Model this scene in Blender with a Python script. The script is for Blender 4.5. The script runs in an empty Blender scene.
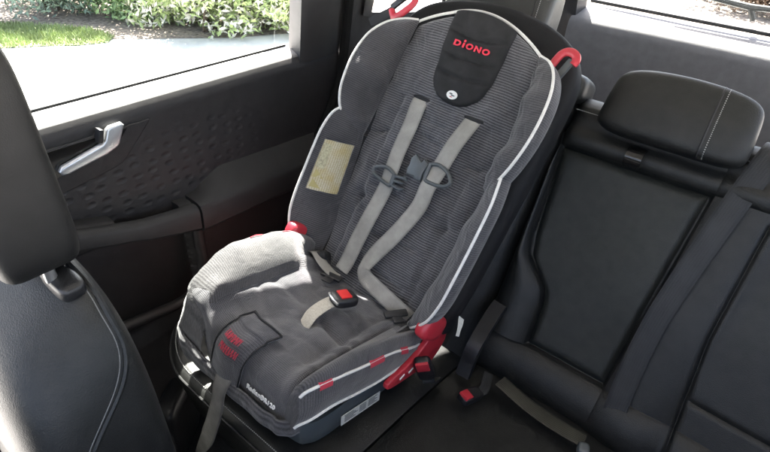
import bpy, bmesh, math, random
import numpy as np
from mathutils import Vector, Matrix
random.seed(7); rng = np.random.default_rng(7)
scn = bpy.context.scene; COL = scn.collection
PI = math.pi
V3 = lambda *a: np.array(a, float)

# ------------------------------------------------------------------ frames
# metres; origin at the foot of the rear backrest, X to the car's centre, Y to its rear, Z up
yaw, roll, rc, sc = -.009, .03, .567, .241
_cy, _sy, _cr, _sr = math.cos(yaw), math.sin(yaw), math.cos(roll), math.sin(roll)
_M = np.array([[_cy, -_sy, 0], [_sy, _cy, 0], [0, 0, 1]]) @ np.array([[_cr, 0, _sr], [0, 1, 0], [-_sr, 0, _cr]])
O = V3(.027, -.177, .193)                      # child seat: where its cushion meets its back
CX = _M @ V3(1, 0, 0)
BU, BN = _M @ V3(0, math.sin(rc), math.cos(rc)), _M @ V3(0, -math.cos(rc), math.sin(rc))
SL, SN = _M @ V3(0, -math.cos(sc), math.sin(sc)), _M @ V3(0, math.sin(sc), math.cos(sc))
def B(x, h, n=0.): return O + CX*x + BU*h + BN*n     # on the child seat's back
def S(x, l, n=0.): return O + CX*x + SL*l + SN*n     # on its cushion
rec = .463
VU, VN = V3(0, math.sin(rec), math.cos(rec)), V3(0, -math.cos(rec), math.sin(rec))
def W(x, t, n=0.): return V3(x, 0, 0) + VU*t + VN*n  # on the car's rear backrest

# ------------------------------------------------------------------ materials
def new_mat(name):
    m = bpy.data.materials.new(name); m.use_nodes = True
    nt = m.node_tree; bs = nt.nodes['Principled BSDF']
    return m, nt, bs
def N(nt, t, **k):
    n = nt.nodes.new(t)
    for a, b in k.items():
        if a in n.inputs: n.inputs[a].default_value = b
        else: setattr(n, a, b)
    return n
def ramp(nt, stops):
    r = nt.nodes.new('ShaderNodeValToRGB')
    e = r.color_ramp.elements
    e[0].position, e[0].color = stops[0][0], (*stops[0][1], 1)
    e[1].position, e[1].color = stops[-1][0], (*stops[-1][1], 1)
    for p, c in stops[1:-1]:
        x = e.new(p); x.color = (*c, 1)
    return r
def plain(name, col, rough=.5, metal=0., noise=.12, nscale=40., bump=0., bscale=400., spec=.5, coat=0.):
    m, nt, bs = new_mat(name)
    L = nt.links.new
    tc = N(nt, 'ShaderNodeTexCoord')
    nz = N(nt, 'ShaderNodeTexNoise', Scale=nscale, Detail=5.)
    L(tc.outputs['Object'], nz.inputs['Vector'])
    lo = tuple(c*(1-noise) for c in col); hi = tuple(min(1, c*(1+noise)) for c in col)
    r = ramp(nt, [(.3, lo), (.7, hi)]); L(nz.outputs['Fac'], r.inputs['Fac'])
    L(r.outputs['Color'], bs.inputs['Base Color'])
    bs.inputs['Roughness'].default_value = rough; bs.inputs['Metallic'].default_value = metal
    bs.inputs['Specular IOR Level'].default_value = spec
    bs.inputs['Coat Weight'].default_value = coat
    if bump:
        vz = N(nt, 'ShaderNodeTexVoronoi', Scale=bscale)
        L(tc.outputs['Object'], vz.inputs['Vector'])
        b = N(nt, 'ShaderNodeBump', Strength=bump, Distance=.001)
        L(vz.outputs['Distance'], b.inputs['Height']); L(b.outputs['Normal'], bs.inputs['Normal'])
        n2 = N(nt, 'ShaderNodeTexNoise', Scale=9., Detail=3.)
        L(tc.outputs['Object'], n2.inputs['Vector'])
        b2 = N(nt, 'ShaderNodeBump', Strength=.25, Distance=.01)
        L(n2.outputs['Fac'], b2.inputs['Height']); L(b2.outputs['Normal'], b.inputs['Normal'])
        rr = N(nt, 'ShaderNodeMapRange'); rr.inputs['To Min'].default_value = rough-.07; rr.inputs['To Max'].default_value = rough+.09
        L(n2.outputs['Fac'], rr.inputs['Value']); L(rr.outputs['Result'], bs.inputs['Roughness'])
    return m
def fabric(name, dark, light, period=.0056, cross=0., stain=True, amp=.30, crease=.75):
    """ribbed upholstery cloth: ribs along the UV's u, repeated along v (metres)"""
    m, nt, bs = new_mat(name); L = nt.links.new
    tc = N(nt, 'ShaderNodeTexCoord'); sp = N(nt, 'ShaderNodeSeparateXYZ')
    wob = N(nt, 'ShaderNodeTexNoise', Scale=14., Detail=2.); L(tc.outputs['UV'], wob.inputs['Vector'])
    L(tc.outputs['UV'], sp.inputs[0])
    wm = N(nt, 'ShaderNodeMath', operation='MULTIPLY_ADD'); L(wob.outputs['Fac'], wm.inputs[0]); wm.inputs[1].default_value = .006; L(sp.outputs['Y'], wm.inputs[2])
    mu = N(nt, 'ShaderNodeMath', operation='MULTIPLY'); L(wm.outputs[0], mu.inputs[0]); mu.inputs[1].default_value = 2*PI/period
    si = N(nt, 'ShaderNodeMath', operation='SINE'); L(mu.outputs[0], si.inputs[0])
    # thread: short dashes along u
    mp = N(nt, 'ShaderNodeMapping'); mp.inputs['Scale'].default_value = (500, 900, 1); L(tc.outputs['UV'], mp.inputs[0])
    th = N(nt, 'ShaderNodeTexNoise', Scale=1., Detail=2.); L(mp.outputs[0], th.inputs['Vector'])
    a = N(nt, 'ShaderNodeMath', operation='MULTIPLY_ADD'); L(si.outputs[0], a.inputs[0]); a.inputs[1].default_value = amp; a.inputs[2].default_value = .0
    b = N(nt, 'ShaderNodeMath', operation='ADD'); L(a.outputs[0], b.inputs[0]); L(th.outputs['Fac'], b.inputs[1])
    h = b
    if cross:
        m2 = N(nt, 'ShaderNodeMath', operation='MULTIPLY'); L(sp.outputs['X'], m2.inputs[0]); m2.inputs[1].default_value = 2*PI/(period*.8)
        s2 = N(nt, 'ShaderNodeMath', operation='SINE'); L(m2.outputs[0], s2.inputs[0])
        h = N(nt, 'ShaderNodeMath', operation='MULTIPLY_ADD'); L(s2.outputs[0], h.inputs[0]); h.inputs[1].default_value = cross; L(b.outputs[0], h.inputs[2])
    r = ramp(nt, [(.15, dark), (.85, light)]); L(h.outputs[0], r.inputs['Fac'])
    out = r.outputs['Color']
    if stain:   # crumbs, lint and worn patches
        n1 = N(nt, 'ShaderNodeTexNoise', Scale=11., Detail=6., Roughness=.65); L(tc.outputs['Object'], n1.inputs['Vector'])
        r1 = ramp(nt, [(.38, (.72, .72, .72)), (.66, (1.12, 1.1, 1.06))]); L(n1.outputs['Fac'], r1.inputs['Fac'])
        mx = N(nt, 'ShaderNodeMix', data_type='RGBA', blend_type='MULTIPLY'); mx.inputs[0].default_value = 1.
        L(out, mx.inputs[6]); L(r1.outputs['Color'], mx.inputs[7]); out = mx.outputs[2]
    L(out, bs.inputs['Base Color'])
    bs.inputs['Roughness'].default_value = .85; bs.inputs['Specular IOR Level'].default_value = .25
    bs.inputs['Sheen Weight'].default_value = .25; bs.inputs['Sheen Roughness'].default_value = .5
    bp = N(nt, 'ShaderNodeBump', Strength=.6, Distance=.0012); L(h.outputs[0], bp.inputs['Height'])
    # soft creases of a washed, much sat-on cover
    cm = N(nt, 'ShaderNodeMapping'); cm.inputs['Scale'].default_value = (26, 17, 22); cm.inputs['Rotation'].default_value = (.3, .5, .4); L(tc.outputs['Object'], cm.inputs[0])
    cn = N(nt, 'ShaderNodeTexNoise', Scale=1., Detail=3., Roughness=.45, Distortion=.9); L(cm.outputs[0], cn.inputs['Vector'])
    cb = N(nt, 'ShaderNodeBump', Strength=crease, Distance=.012); L(cn.outputs['Fac'], cb.inputs['Height']); L(bp.outputs['Normal'], cb.inputs['Normal'])
    L(cb.outputs['Normal'], bs.inputs['Normal'])
    return m

M = {}
M['rib'] = fabric('ribbed grey cloth', (.024, .0238, .0275), (.150, .150, .163))
M['seatcloth'] = fabric('seat cloth', (.031, .030, .034), (.112, .112, .124), period=.0034, cross=.22, amp=.17, crease=.4)
M['wingcloth'] = fabric('wing cloth', (.022, .0215, .024), (.100, .099, .108), period=.0046, amp=.24)
M['bolstercloth'] = fabric('bolster cloth', (.028, .027, .029), (.115, .113, .118), period=.0042, amp=.16, crease=.22)
M['blackcloth'] = plain('black padded cloth', (.016, .016, .017), .8, noise=.25, bump=.25, bscale=900, spec=.3)
M['piping'] = plain('off white piping', (.62, .61, .58), .55, noise=.08, nscale=120)
M['shell'] = plain('black shell', (.008, .008, .009), .75, spec=.3, bump=.2, bscale=600)
M['baseplastic'] = plain('slate plastic', (.050, .062, .070), .45, bump=.1, bscale=900)
M['red'] = plain('red plastic', (.41, .026, .040), .35, noise=.1)
M['redthread'] = plain('red thread', (.62, .03, .06), .7, noise=.1, nscale=600)
M['redtape'] = plain('red woven tape', (.40, .03, .05), .75, noise=.2, nscale=500)
M['greyclip'] = plain('grey blue clip plastic', (.062, .070, .073), .38, noise=.08)
M['gloss'] = plain('gloss black', (.008, .0075, .007), .18)
M['blackplastic'] = plain('black plastic', (.012, .012, .013), .42, bump=.15, bscale=700)
M['silver'] = plain('satin metal', (.55, .56, .56), .28, metal=.9, noise=.06)
M['satin'] = plain('satin lever', (.62, .63, .64), .32, metal=.75, noise=.05)
M['leather'] = plain('black leather', (.0105, .0108, .0102), .5, noise=.25, bump=.3, bscale=520, spec=.38)
M['leather_panel'] = plain('smooth leather', (.0135, .0150, .0135), .55, noise=.25, bump=.28, bscale=560, spec=.38)
M['doortrim'] = plain('door trim', (.020, .0188, .0192), .55, noise=.12, bump=.22, bscale=800)
M['doorsoft'] = plain('soft door trim', (.017, .0166, .017), .6, noise=.12, bump=.2, bscale=800)
M['bulk'] = plain('grey trim', (.125, .121, .123), .6, noise=.1, bump=.25, bscale=700)
M['leather_lit'] = plain('grey lit leather', (.022, .023, .022), .4, noise=.15, bump=.22, bscale=520)  # the black leather again, paler: light on headrest and shoulder put into the colour
M['carpet'] = plain('carpet', (.012, .012, .013), .95, noise=.5, nscale=300, bump=.6, bscale=900)
M['lining'] = plain('roof lining', (.42, .41, .39), .95, noise=.05)
M['rubber'] = plain('seal rubber', (.012, .012, .012), .6)
M['thread'] = plain('pale thread', (.30, .30, .29), .7, noise=.3, nscale=900)
M['white'] = plain('white ink', (.7, .7, .68), .6)
M['sticker'] = plain('sticker', (.55, .56, .52), .5, noise=.1, nscale=200)
M['concrete'] = plain('concrete', (.70, .68, .65), .9, noise=.14, nscale=3.)
M['mulch'] = plain('mulch', (.27, .22, .18), .95, noise=.6, nscale=30., bump=.5, bscale=60)
M['bark'] = plain('bark', (.10, .075, .055), .9, noise=.4, nscale=40)
M['leaf_a'] = plain('dark leaves', (.17, .25, .11), .55, noise=.5, nscale=5)
M['leaf_b'] = plain('blue leaves', (.19, .25, .19), .6, noise=.4, nscale=5)
M['leaf_c'] = plain('light leaves', (.29, .36, .15), .5, noise=.5, nscale=5)
M['leaf_d'] = plain('brown twigs', (.16, .11, .08), .8, noise=.5, nscale=6)
M['flower'] = plain('white blossom', (.62, .60, .52), .6, noise=.1)
M['grass'] = plain('grass', (.24, .29, .12), .7, noise=.5, nscale=4)
M['paint'] = plain('body paint', (.30, .31, .32), .3, coat=1.)

def webbing(name, dark, light, period, bump=.6):
    m, nt, bs = new_mat(name); L = nt.links.new
    tc = N(nt, 'ShaderNodeTexCoord'); sp = N(nt, 'ShaderNodeSeparateXYZ'); L(tc.outputs['UV'], sp.inputs[0])
    s = []
    for ax, p in (('X', period), ('Y', period*.6)):
        mu = N(nt, 'ShaderNodeMath', operation='MULTIPLY'); L(sp.outputs[ax], mu.inputs[0]); mu.inputs[1].default_value = 2*PI/p
        si = N(nt, 'ShaderNodeMath', operation='SINE'); L(mu.outputs[0], si.inputs[0]); s.append(si)
    ad = N(nt, 'ShaderNodeMath', operation='MULTIPLY_ADD'); L(s[1].outputs[0], ad.inputs[0]); ad.inputs[1].default_value = .4; L(s[0].outputs[0], ad.inputs[2])
    nz = N(nt, 'ShaderNodeTexNoise', Scale=30., Detail=5.); L(tc.outputs['Object'], nz.inputs['Vector'])
    a2 = N(nt, 'ShaderNodeMath', operation='MULTIPLY_ADD'); L(ad.outputs[0], a2.inputs[0]); a2.inputs[1].default_value = .12; L(nz.outputs['Fac'], a2.inputs[2])
    r = ramp(nt, [(.25, dark), (.75, light)]); L(a2.outputs[0], r.inputs['Fac'])
    ab = N(nt, 'ShaderNodeMath', operation='ABSOLUTE'); L(sp.outputs['X'], ab.inputs[0])
    ed = N(nt, 'ShaderNodeMapRange', interpolation_type='SMOOTHSTEP'); ed.inputs['From Min'].default_value = .0145; ed.inputs['From Max'].default_value = .0185; ed.inputs['To Min'].default_value = 1.; ed.inputs['To Max'].default_value = .72; L(ab.outputs[0], ed.inputs['Value'])
    n3 = N(nt, 'ShaderNodeTexNoise', Scale=16., Detail=5., Roughness=.7); L(tc.outputs['Object'], n3.inputs['Vector'])
    gr = N(nt, 'ShaderNodeMapRange'); gr.inputs['From Min'].default_value = .35; gr.inputs['From Max'].default_value = .7; gr.inputs['To Min'].default_value = .80; gr.inputs['To Max'].default_value = 1.08; L(n3.outputs['Fac'], gr.inputs['Value'])
    mm_ = N(nt, 'ShaderNodeMath', operation='MULTIPLY'); L(ed.outputs[0], mm_.inputs[0]); L(gr.outputs[0], mm_.inputs[1])
    mx = N(nt, 'ShaderNodeMix', data_type='RGBA', blend_type='MULTIPLY'); mx.inputs[0].default_value = 1.; L(r.outputs['Color'], mx.inputs[6]); L(mm_.outputs[0], mx.inputs[7]); L(mx.outputs[2], bs.inputs['Base Color'])
    bs.inputs['Roughness'].default_value = .6; bs.inputs['Specular IOR Level'].default_value = .35
    bp = N(nt, 'ShaderNodeBump', Strength=bump, Distance=.0008); L(ad.outputs[0], bp.inputs['Height']); L(bp.outputs['Normal'], bs.inputs['Normal'])
    return m
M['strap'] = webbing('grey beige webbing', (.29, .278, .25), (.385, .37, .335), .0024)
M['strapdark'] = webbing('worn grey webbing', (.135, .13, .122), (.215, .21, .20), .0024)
M['belt'] = webbing('black belt webbing', (.017, .018, .020), (.026, .027, .029), .005, .15)
M['beltold'] = webbing('olive belt webbing', (.028, .027, .02), (.042, .040, .03), .005, .15)

def label_mat():
    m, nt, bs = new_mat('aged label'); L = nt.links.new
    tc = N(nt, 'ShaderNodeTexCoord'); sp = N(nt, 'ShaderNodeSeparateXYZ'); L(tc.outputs['UV'], sp.inputs[0])
    mu = N(nt, 'ShaderNodeMath', operation='MULTIPLY'); L(sp.outputs['X'], mu.inputs[0]); mu.inputs[1].default_value = 2*PI/.0058
    si = N(nt, 'ShaderNodeMath', operation='SINE'); L(mu.outputs[0], si.inputs[0])
    mp = N(nt, 'ShaderNodeMapping'); mp.inputs['Scale'].default_value = (170, 420, 1); L(tc.outputs['UV'], mp.inputs[0])
    nz = N(nt, 'ShaderNodeTexNoise', Scale=1., Detail=3.); L(mp.outputs[0], nz.inputs['Vector'])
    ad = N(nt, 'ShaderNodeMath', operation='MULTIPLY_ADD'); L(si.outputs[0], ad.inputs[0]); ad.inputs[1].default_value = .16; L(nz.outputs['Fac'], ad.inputs[2])
    r = ramp(nt, [(.42, (.47, .43, .32)), (.62, (.33, .29, .18))]); L(ad.outputs[0], r.inputs['Fac'])
    n2 = N(nt, 'ShaderNodeTexNoise', Scale=22., Detail=3.); L(tc.outputs['UV'], n2.inputs['Vector'])
    r2 = ramp(nt, [(.42, (1, 1, .98)), (.62, (.92, .84, .58))]); L(n2.outputs['Fac'], r2.inputs['Fac'])
    mx = N(nt, 'ShaderNodeMix', data_type='RGBA', blend_type='MULTIPLY'); mx.inputs[0].default_value = 1.
    L(r.outputs['Color'], mx.inputs[6]); L(r2.outputs['Color'], mx.inputs[7]); L(mx.outputs[2], bs.inputs['Base Color'])
    bs.inputs['Roughness'].default_value = .6
    return m
M['label'] = label_mat()

def glass_mat():
    m, nt, bs = new_mat('window glass'); nt.nodes.remove(bs); L = nt.links.new
    out = nt.nodes['Material Output']
    tr = N(nt, 'ShaderNodeBsdfTransparent'); tr.inputs[0].default_value = (.95, .97, .96, 1)
    gl = N(nt, 'ShaderNodeBsdfGlossy', Roughness=.02)
    lw = N(nt, 'ShaderNodeLayerWeight', Blend=.5); mx = N(nt, 'ShaderNodeMixShader')
    pw = N(nt, 'ShaderNodeMath', operation='POWER'); L(lw.outputs['Facing'], pw.inputs[0]); pw.inputs[1].default_value = 5.
    fr = N(nt, 'ShaderNodeMath', operation='MULTIPLY_ADD'); L(pw.outputs[0], fr.inputs[0]); fr.inputs[1].default_value = .6; fr.inputs[2].default_value = .03
    L(fr.outputs[0], mx.inputs[0]); L(tr.outputs[0], mx.inputs[1]); L(gl.outputs[0], mx.inputs[2]); L(mx.outputs[0], out.inputs[0])
    return m
M['glass'] = glass_mat()

def dimple_mat():
    m = plain('dimpled door trim', (.0195, .0182, .0187), .55, noise=.12, bump=.2, bscale=800)
    nt = m.node_tree; L = nt.links.new; bs = nt.nodes['Principled BSDF']
    tc = N(nt, 'ShaderNodeTexCoord'); sp = N(nt, 'ShaderNodeSeparateXYZ'); L(tc.outputs['UV'], sp.inputs[0])
    mp = N(nt, 'ShaderNodeMapping'); mp.inputs['Scale'].default_value = (25, 40, 1); L(tc.outputs['UV'], mp.inputs[0])
    vo = N(nt, 'ShaderNodeTexVoronoi', Scale=1., Randomness=.35); vo.voronoi_dimensions = '2D'; L(mp.outputs[0], vo.inputs['Vector'])
    mr = N(nt, 'ShaderNodeMapRange', interpolation_type='SMOOTHSTEP'); mr.inputs['From Min'].default_value = .05; mr.inputs['From Max'].default_value = .36
    L(vo.outputs['Distance'], mr.inputs['Value'])
    # only the band under the handle carries dimples (v = height)
    a = N(nt, 'ShaderNodeMapRange', interpolation_type='SMOOTHSTEP'); a.inputs['From Min'].default_value = .54; a.inputs['From Max'].default_value = .47; a.inputs['To Min'].default_value = 0; a.inputs['To Max'].default_value = 1
    L(sp.outputs['Y'], a.inputs['Value'])
    c = N(nt, 'ShaderNodeMapRange', interpolation_type='SMOOTHSTEP'); c.inputs['From Min'].default_value = -.02; c.inputs['From Max'].default_value = -.22; L(sp.outputs['X'], c.inputs['Value'])
    lo_ = N(nt, 'ShaderNodeMapRange', interpolation_type='SMOOTHSTEP'); lo_.inputs['From Min'].default_value = .31; lo_.inputs['From Max'].default_value = .36; L(sp.outputs['Y'], lo_.inputs['Value'])
    m0 = N(nt, 'ShaderNodeMath', operation='MULTIPLY'); L(a.outputs[0], m0.inputs[0]); L(lo_.outputs[0], m0.inputs[1])
    mm = N(nt, 'ShaderNodeMath', operation='MULTIPLY'); L(m0.outputs[0], mm.inputs[0]); L(c.outputs[0], mm.inputs[1])
    iv = N(nt, 'ShaderNodeMath', operation='SUBTRACT'); iv.inputs[0].default_value = 1.; L(mr.outputs[0], iv.inputs[1])
    mk = N(nt, 'ShaderNodeMath', operation='MULTIPLY'); L(iv.outputs[0], mk.inputs[0]); L(mm.outputs[0], mk.inputs[1])
    ng = N(nt, 'ShaderNodeMath', operation='MULTIPLY'); L(mk.outputs[0], ng.inputs[0]); ng.inputs[1].default_value = -1
    bp = N(nt, 'ShaderNodeBump', Strength=.8, Distance=.002); L(ng.outputs[0], bp.inputs['Height'])
    old = bs.inputs['Normal'].links[0].from_node; L(old.outputs['Normal'], bp.inputs['Normal']); L(bp.outputs['Normal'], bs.inputs['Normal'])
    return m
M['dimple'] = dimple_mat()

# ------------------------------------------------------------------ mesh helpers
class G:
    """collects faces (with UVs) that become ONE mesh object"""
    def __init__(s): s.v = []; s.f = []; s.uv = []
    def add(s, vs, fs, uvs=None):
        b = len(s.v); s.v += [tuple(map(float, p)) for p in vs]
        for f in fs: s.f.append(tuple(b+i for i in f))
        s.uv += list(uvs) if uvs is not None else [(0, 0)]*len(vs)
    def grid(s, P, uv=None, flip=False, closed=False):
        n, m = len(P), len(P[0]); vs = [p for row in P for p in row]; fs = []
        for i in range(n-1):
            for j in range(m if closed else m-1):
                k = (j+1) % m
                q = (i*m+j, i*m+k, (i+1)*m+k, (i+1)*m+j)
                fs.append(q[::-1] if flip else q)
        s.add(vs, fs, [u for row in uv for u in row] if uv is not None else None)
    def tube(s, pts, r, n=8, closed=False, cap=True, flat=1., up=None):
        pts = [np.array(p, float) for p in pts]; k = len(pts); rows = []; prev = None
        for i in range(k):
            a = pts[(i-1) % k] if (closed or i > 0) else pts[0]; b = pts[(i+1) % k] if (closed or i < k-1) else pts[-1]
            t = b-a; t = t/(np.linalg.norm(t)+1e-12)
            if prev is None:
                ref = V3(*up) if up is not None else (V3(0, 0, 1) if abs(t[2]) < .9 else V3(1, 0, 0))
            else: ref = prev
            u = ref - t*(ref@t); u /= np.linalg.norm(u)+1e-12; prev = u; w = np.cross(t, u)
            rr = r[i] if hasattr(r, '__len__') else r
            rows.append([pts[i]+u*rr*math.cos(2*PI*j/n)*flat+w*rr*math.sin(2*PI*j/n) for j in range(n)])
        if closed: rows.append(rows[0])
        s.grid(rows, closed=True, flip=True)
        if cap and not closed:
            s.add(rows[0], [tuple(range(n))]); s.add(rows[-1], [tuple(range(n))[::-1]])
    def box(s, c, ax, half, bev=0., seg=2):
        bm = bmesh.new(); bmesh.ops.create_cube(bm, size=2.)
        A = [np.array(a, float)/np.linalg.norm(a) for a in ax]
        for v in bm.verts: v.co = Vector([v.co[0]*half[0], v.co[1]*half[1], v.co[2]*half[2]])
        if bev: bmesh.ops.bevel(bm, geom=list(bm.edges), offset=bev, segments=seg, profile=.6, affect='EDGES')
        bm.verts.ensure_lookup_table()
        vs = [np.array(c, float)+A[0]*v.co[0]+A[1]*v.co[1]+A[2]*v.co[2] for v in bm.verts]
        lr = np.dot(np.cross(A[0], A[1]), A[2]) < 0
        uv = [(v.co[0], v.co[1]) for v in bm.verts]
        fs = [tuple(v.index for v in f.verts) for f in bm.faces]
        s.add(vs, [f[::-1] for f in fs] if lr else fs, uv); bm.free()
    def pad(s, c, ax, half, k=5., n=14, warp=None):
        """rounded cushion (superball)"""
        bm = bmesh.new(); bmesh.ops.create_cube(bm, size=2.)
        bmesh.ops.subdivide_edges(bm, edges=list(bm.edges), cuts=n, use_grid_fill=True)
        A = [np.array(a, float)/np.linalg.norm(a) for a in ax]; vs = []; uv = []
        bm.verts.index_update()
        for v in bm.verts:
            p = np.array(v.co); q = p/(np.sum(np.abs(p)**k)**(1/k)); q = q*np.array(half)
            uv.append((q[0], q[2]))
            if warp: q = np.array(warp(*q))
            vs.append(np.array(c, float)+A[0]*q[0]+A[1]*q[1]+A[2]*q[2])
        lr = np.dot(np.cross(A[0], A[1]), A[2]) < 0
        fs = [tuple(v.index for v in f.verts) for f in bm.faces]
        s.add(vs, [f[::-1] for f in fs] if lr else fs, uv); bm.free()
    def slab(s, outline, d, bev=0.):
        """planar outline (3D points) thickened along vector d, with rounded rims"""
        bm = bmesh.new(); d = np.array(d, float)
        lo = [bm.verts.new(p) for p in outline]; hi = [bm.verts.new(np.array(p)+d) for p in outline]
        n = len(lo); bm.faces.new(lo[::-1]); top = bm.faces.new(hi)
        for i in range(n): bm.faces.new((lo[i], lo[(i+1) % n], hi[(i+1) % n], hi[i]))
        bmesh.ops.recalc_face_normals(bm, faces=list(bm.faces))
        if bev:
            caps = [f for f in bm.faces if len(f.verts) == n]
            es = list({e for f in caps for e in f.edges})
            bmesh.ops.bevel(bm, geom=es, offset=bev, segments=3, profile=.5, affect='EDGES')
        bm.verts.index_update()
        s.add([np.array(v.co) for v in bm.verts], [tuple(v.index for v in f.verts) for f in bm.faces]); bm.free()
    def strap(s, pts, wdir, width, thick=.0016, nrm=None):
        """webbing: flat band through pts; wdir one vector or one per point"""
        pts = [np.array(p, float) for p in pts]; k = len(pts); rows = []; uvs = []; dist = 0
        for i in range(k):
            t = pts[min(i+1, k-1)]-pts[max(i-1, 0)]; t /= np.linalg.norm(t)
            w = np.array(wdir[i] if hasattr(wdir[0], '__len__') else wdir, float); w = w-t*(w@t); w /= np.linalg.norm(w)
            q = np.cross(t, w); wd = width[i] if hasattr(width, '__len__') else width
            if i: dist += np.linalg.norm(pts[i]-pts[i-1])
            a = wd/2; h = thick/2
            prof = [(-a, -h*.4), (-a*.96, -h), (-a*.5, -h), (0, -h), (a*.5, -h), (a*.96, -h), (a, -h*.4), (a, h*.4), (a*.96, h), (a*.5, h), (0, h), (-a*.5, h), (-a*.96, h), (-a, h*.4)]
            rows.append([pts[i]+w*x+q*y for x, y in prof]); uvs.append([(x, dist) for x, y in prof])
        s.grid(rows, uvs, closed=True)
        n = len(rows[0]); s.add(rows[0], [tuple(range(n))[::-1]], uvs[0]); s.add(rows[-1], [tuple(range(n))], uvs[-1])
    def build(s, name, mat, parent=None, smooth=True, angle=40, sub=0, merge=True):
        root = parent
        while root is not None and root.parent is not None: root = root.parent
        off = np.array(root.location) if root is not None else V3(0, 0, 0)
        me = bpy.data.meshes.new(name)
        me.from_pydata([tuple(np.array(v)-off) for v in s.v], [], s.f)
        uvl = me.uv_layers.new(name='UVMap')
        li = np.empty(len(me.loops), dtype=np.int32); me.loops.foreach_get('vertex_index', li)
        uvl.data.foreach_set('uv', np.array(s.uv, dtype=np.float32)[li].ravel())
        if merge:
            bm = bmesh.new(); bm.from_mesh(me); bmesh.ops.remove_doubles(bm, verts=bm.verts, dist=1e-5)
            bmesh.ops.recalc_face_normals(bm, faces=list(bm.faces))
            bm.to_mesh(me); bm.free()
        me.materials.append(mat)
        if smooth:
            me.polygons.foreach_set('use_smooth', [True]*len(me.polygons))
            me.set_sharp_from_angle(angle=math.radians(angle))
        o = bpy.data.objects.new(name, me); COL.objects.link(o)
        if parent is not None: o.parent = parent
        if sub:
            md = o.modifiers.new('smooth', 'SUBSURF'); md.levels = md.render_levels = sub
        return o
def thing(name, loc, label, cat, group=None):
    o = bpy.data.objects.new(name, None); COL.objects.link(o); o.location = loc; o.empty_display_size = .1
    return tag(o, label, cat, group)
def tag(o, label=None, cat=None, group=None, kind=None):
    if label: o['label'] = label
    if cat: o['category'] = cat
    if group: o['group'] = group
    if kind: o['kind'] = kind
    return o
def spline(P, n):
    P = [np.array(p, float) for p in P]; k = len(P); out = []
    for i in range(n):
        u = i/(n-1)*(k-1); j = min(int(u), k-2); t = u-j
        p0 = P[j-1] if j > 0 else 2*P[0]-P[1]; p1, p2 = P[j], P[j+1]; p3 = P[j+2] if j+2 < k else 2*P[-1]-P[-2]
        out.append(.5*((2*p1)+(-p0+p2)*t+(2*p0-5*p1+4*p2-p3)*t*t+(-p0+3*p1-3*p2+p3)*t**3))
    return out
def lerp(xs, ys, x): return float(np.interp(x, xs, ys))
def dent(d, w): return math.exp(-(d/w)**2)
def text(name, s, parent, mat, P, width, ux, uy, un, bold=.0, depth=.0006, sx=1., height=None):
    cu = bpy.data.curves.new('tmp', 'FONT'); cu.body = s; cu.size = 1.; cu.extrude = .04; cu.offset = bold; cu.align_x = 'CENTER'; cu.align_y = 'CENTER'
    t = bpy.data.objects.new('tmp', cu); COL.objects.link(t); dg = bpy.context.evaluated_depsgraph_get()
    me = bpy.data.meshes.new_from_object(t.evaluated_get(dg)); bpy.data.objects.remove(t)
    vs = [tuple(v.co) for v in me.vertices]; fs = [tuple(p.vertices) for p in me.polygons]
    w = max(v[0] for v in vs)-min(v[0] for v in vs); k = width/w; hgt = max(v[1] for v in vs)-min(v[1] for v in vs); sx = k*hgt/height if height else sx
    g = G(); g.add([np.array(P)+np.array(ux)*v[0]*k+np.array(uy)*v[1]*k/sx+np.array(un)*v[2]/.04*depth for v in vs], fs)
    return g.build(name, mat, parent, smooth=False, merge=False)

# ================================================================== CHILD CAR SEAT
seat = thing('child_car_seat', (.02, -.33, .06), 'grey ribbed child car seat with white piping and red fittings, strapped on the rear bench', 'child car seat')

# ---- shell behind the padding
half = [(0, .21), (.1, .222), (.26, .229), (.46, .236), (.575, .238), (.635, .226), (.68, .19), (.708, .13), (.722, .06), (.726, 0)]
pts = spline([B(x, h-.0, -.095) for h, x in half], 40)
left = spline([B(-x, h, -.095) for h, x in half], 40)[::-1]
g = G(); g.slab(pts+left[1:], BN*.070, .02); g.build('shell', M['shell'], seat)

# ---- padded back, drawn as a height field over the child's back
vx = lambda h: lerp([-.03, .05, .09, .20, .33, .44, .54, .64], [.146, .15, .154, .164, .172, .171, .166, .157], h)
def back_n(x, h):
    a = abs(x)/vx(h)
    n = .011*(1-a**4)
    if h < .46:
        n += .010*(1-dent(abs(x)-.118, .010))*(1 if abs(x) < .118 else .6)-.006
    for hh, xw in ((.43, .036), (.385, .036), (.325, .11), (.235, .11), (.14, .11), (.06, .11)):
        n -= .0085*dent(h-hh-.006*math.sin(x*30+hh*40), .005)*max(0, 1-(abs(x)/xw)**6)
    if .385 < h < .43: n += .003*max(0, 1-(x/.036)**4)
    for cx, ch in ((.138, .371), (-.142, .362), (.118, .22), (-.118, .2)):
        r = math.hypot(x-cx, h-ch); n -= .013*math.exp(-(r/.018)**2)
        n -= .007*math.exp(-((h-ch-.35*(x-cx))/.007)**2)*math.exp(-(abs(x-cx)/.035)**2)
    n += .0038*math.sin(x*41+h*13)*math.sin(h*37-x*9)+.0022*math.sin(x*93+h*71)*math.sin(h*52)
    n += .008*max(0, (h-.45)/.22)
    return n
R = []; U = []
NU, NV = 90, 150
for j in range(NV+1):
    row = []; ur = []
    for i in range(NU+1):
        u = -1+2*i/NU; top = .678-.055*u*u; h = -.03+(top+.03)*j/NV; x = u*vx(h)
        edge = 1-max(0, (j/NV-.975)/.025)**2
        row.append(B(x, h, back_n(x, h)*edge-(1-edge)*.004)); ur.append((x, h))
    R.append(row); U.append(ur)
g = G(); g.grid(R, U)
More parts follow.
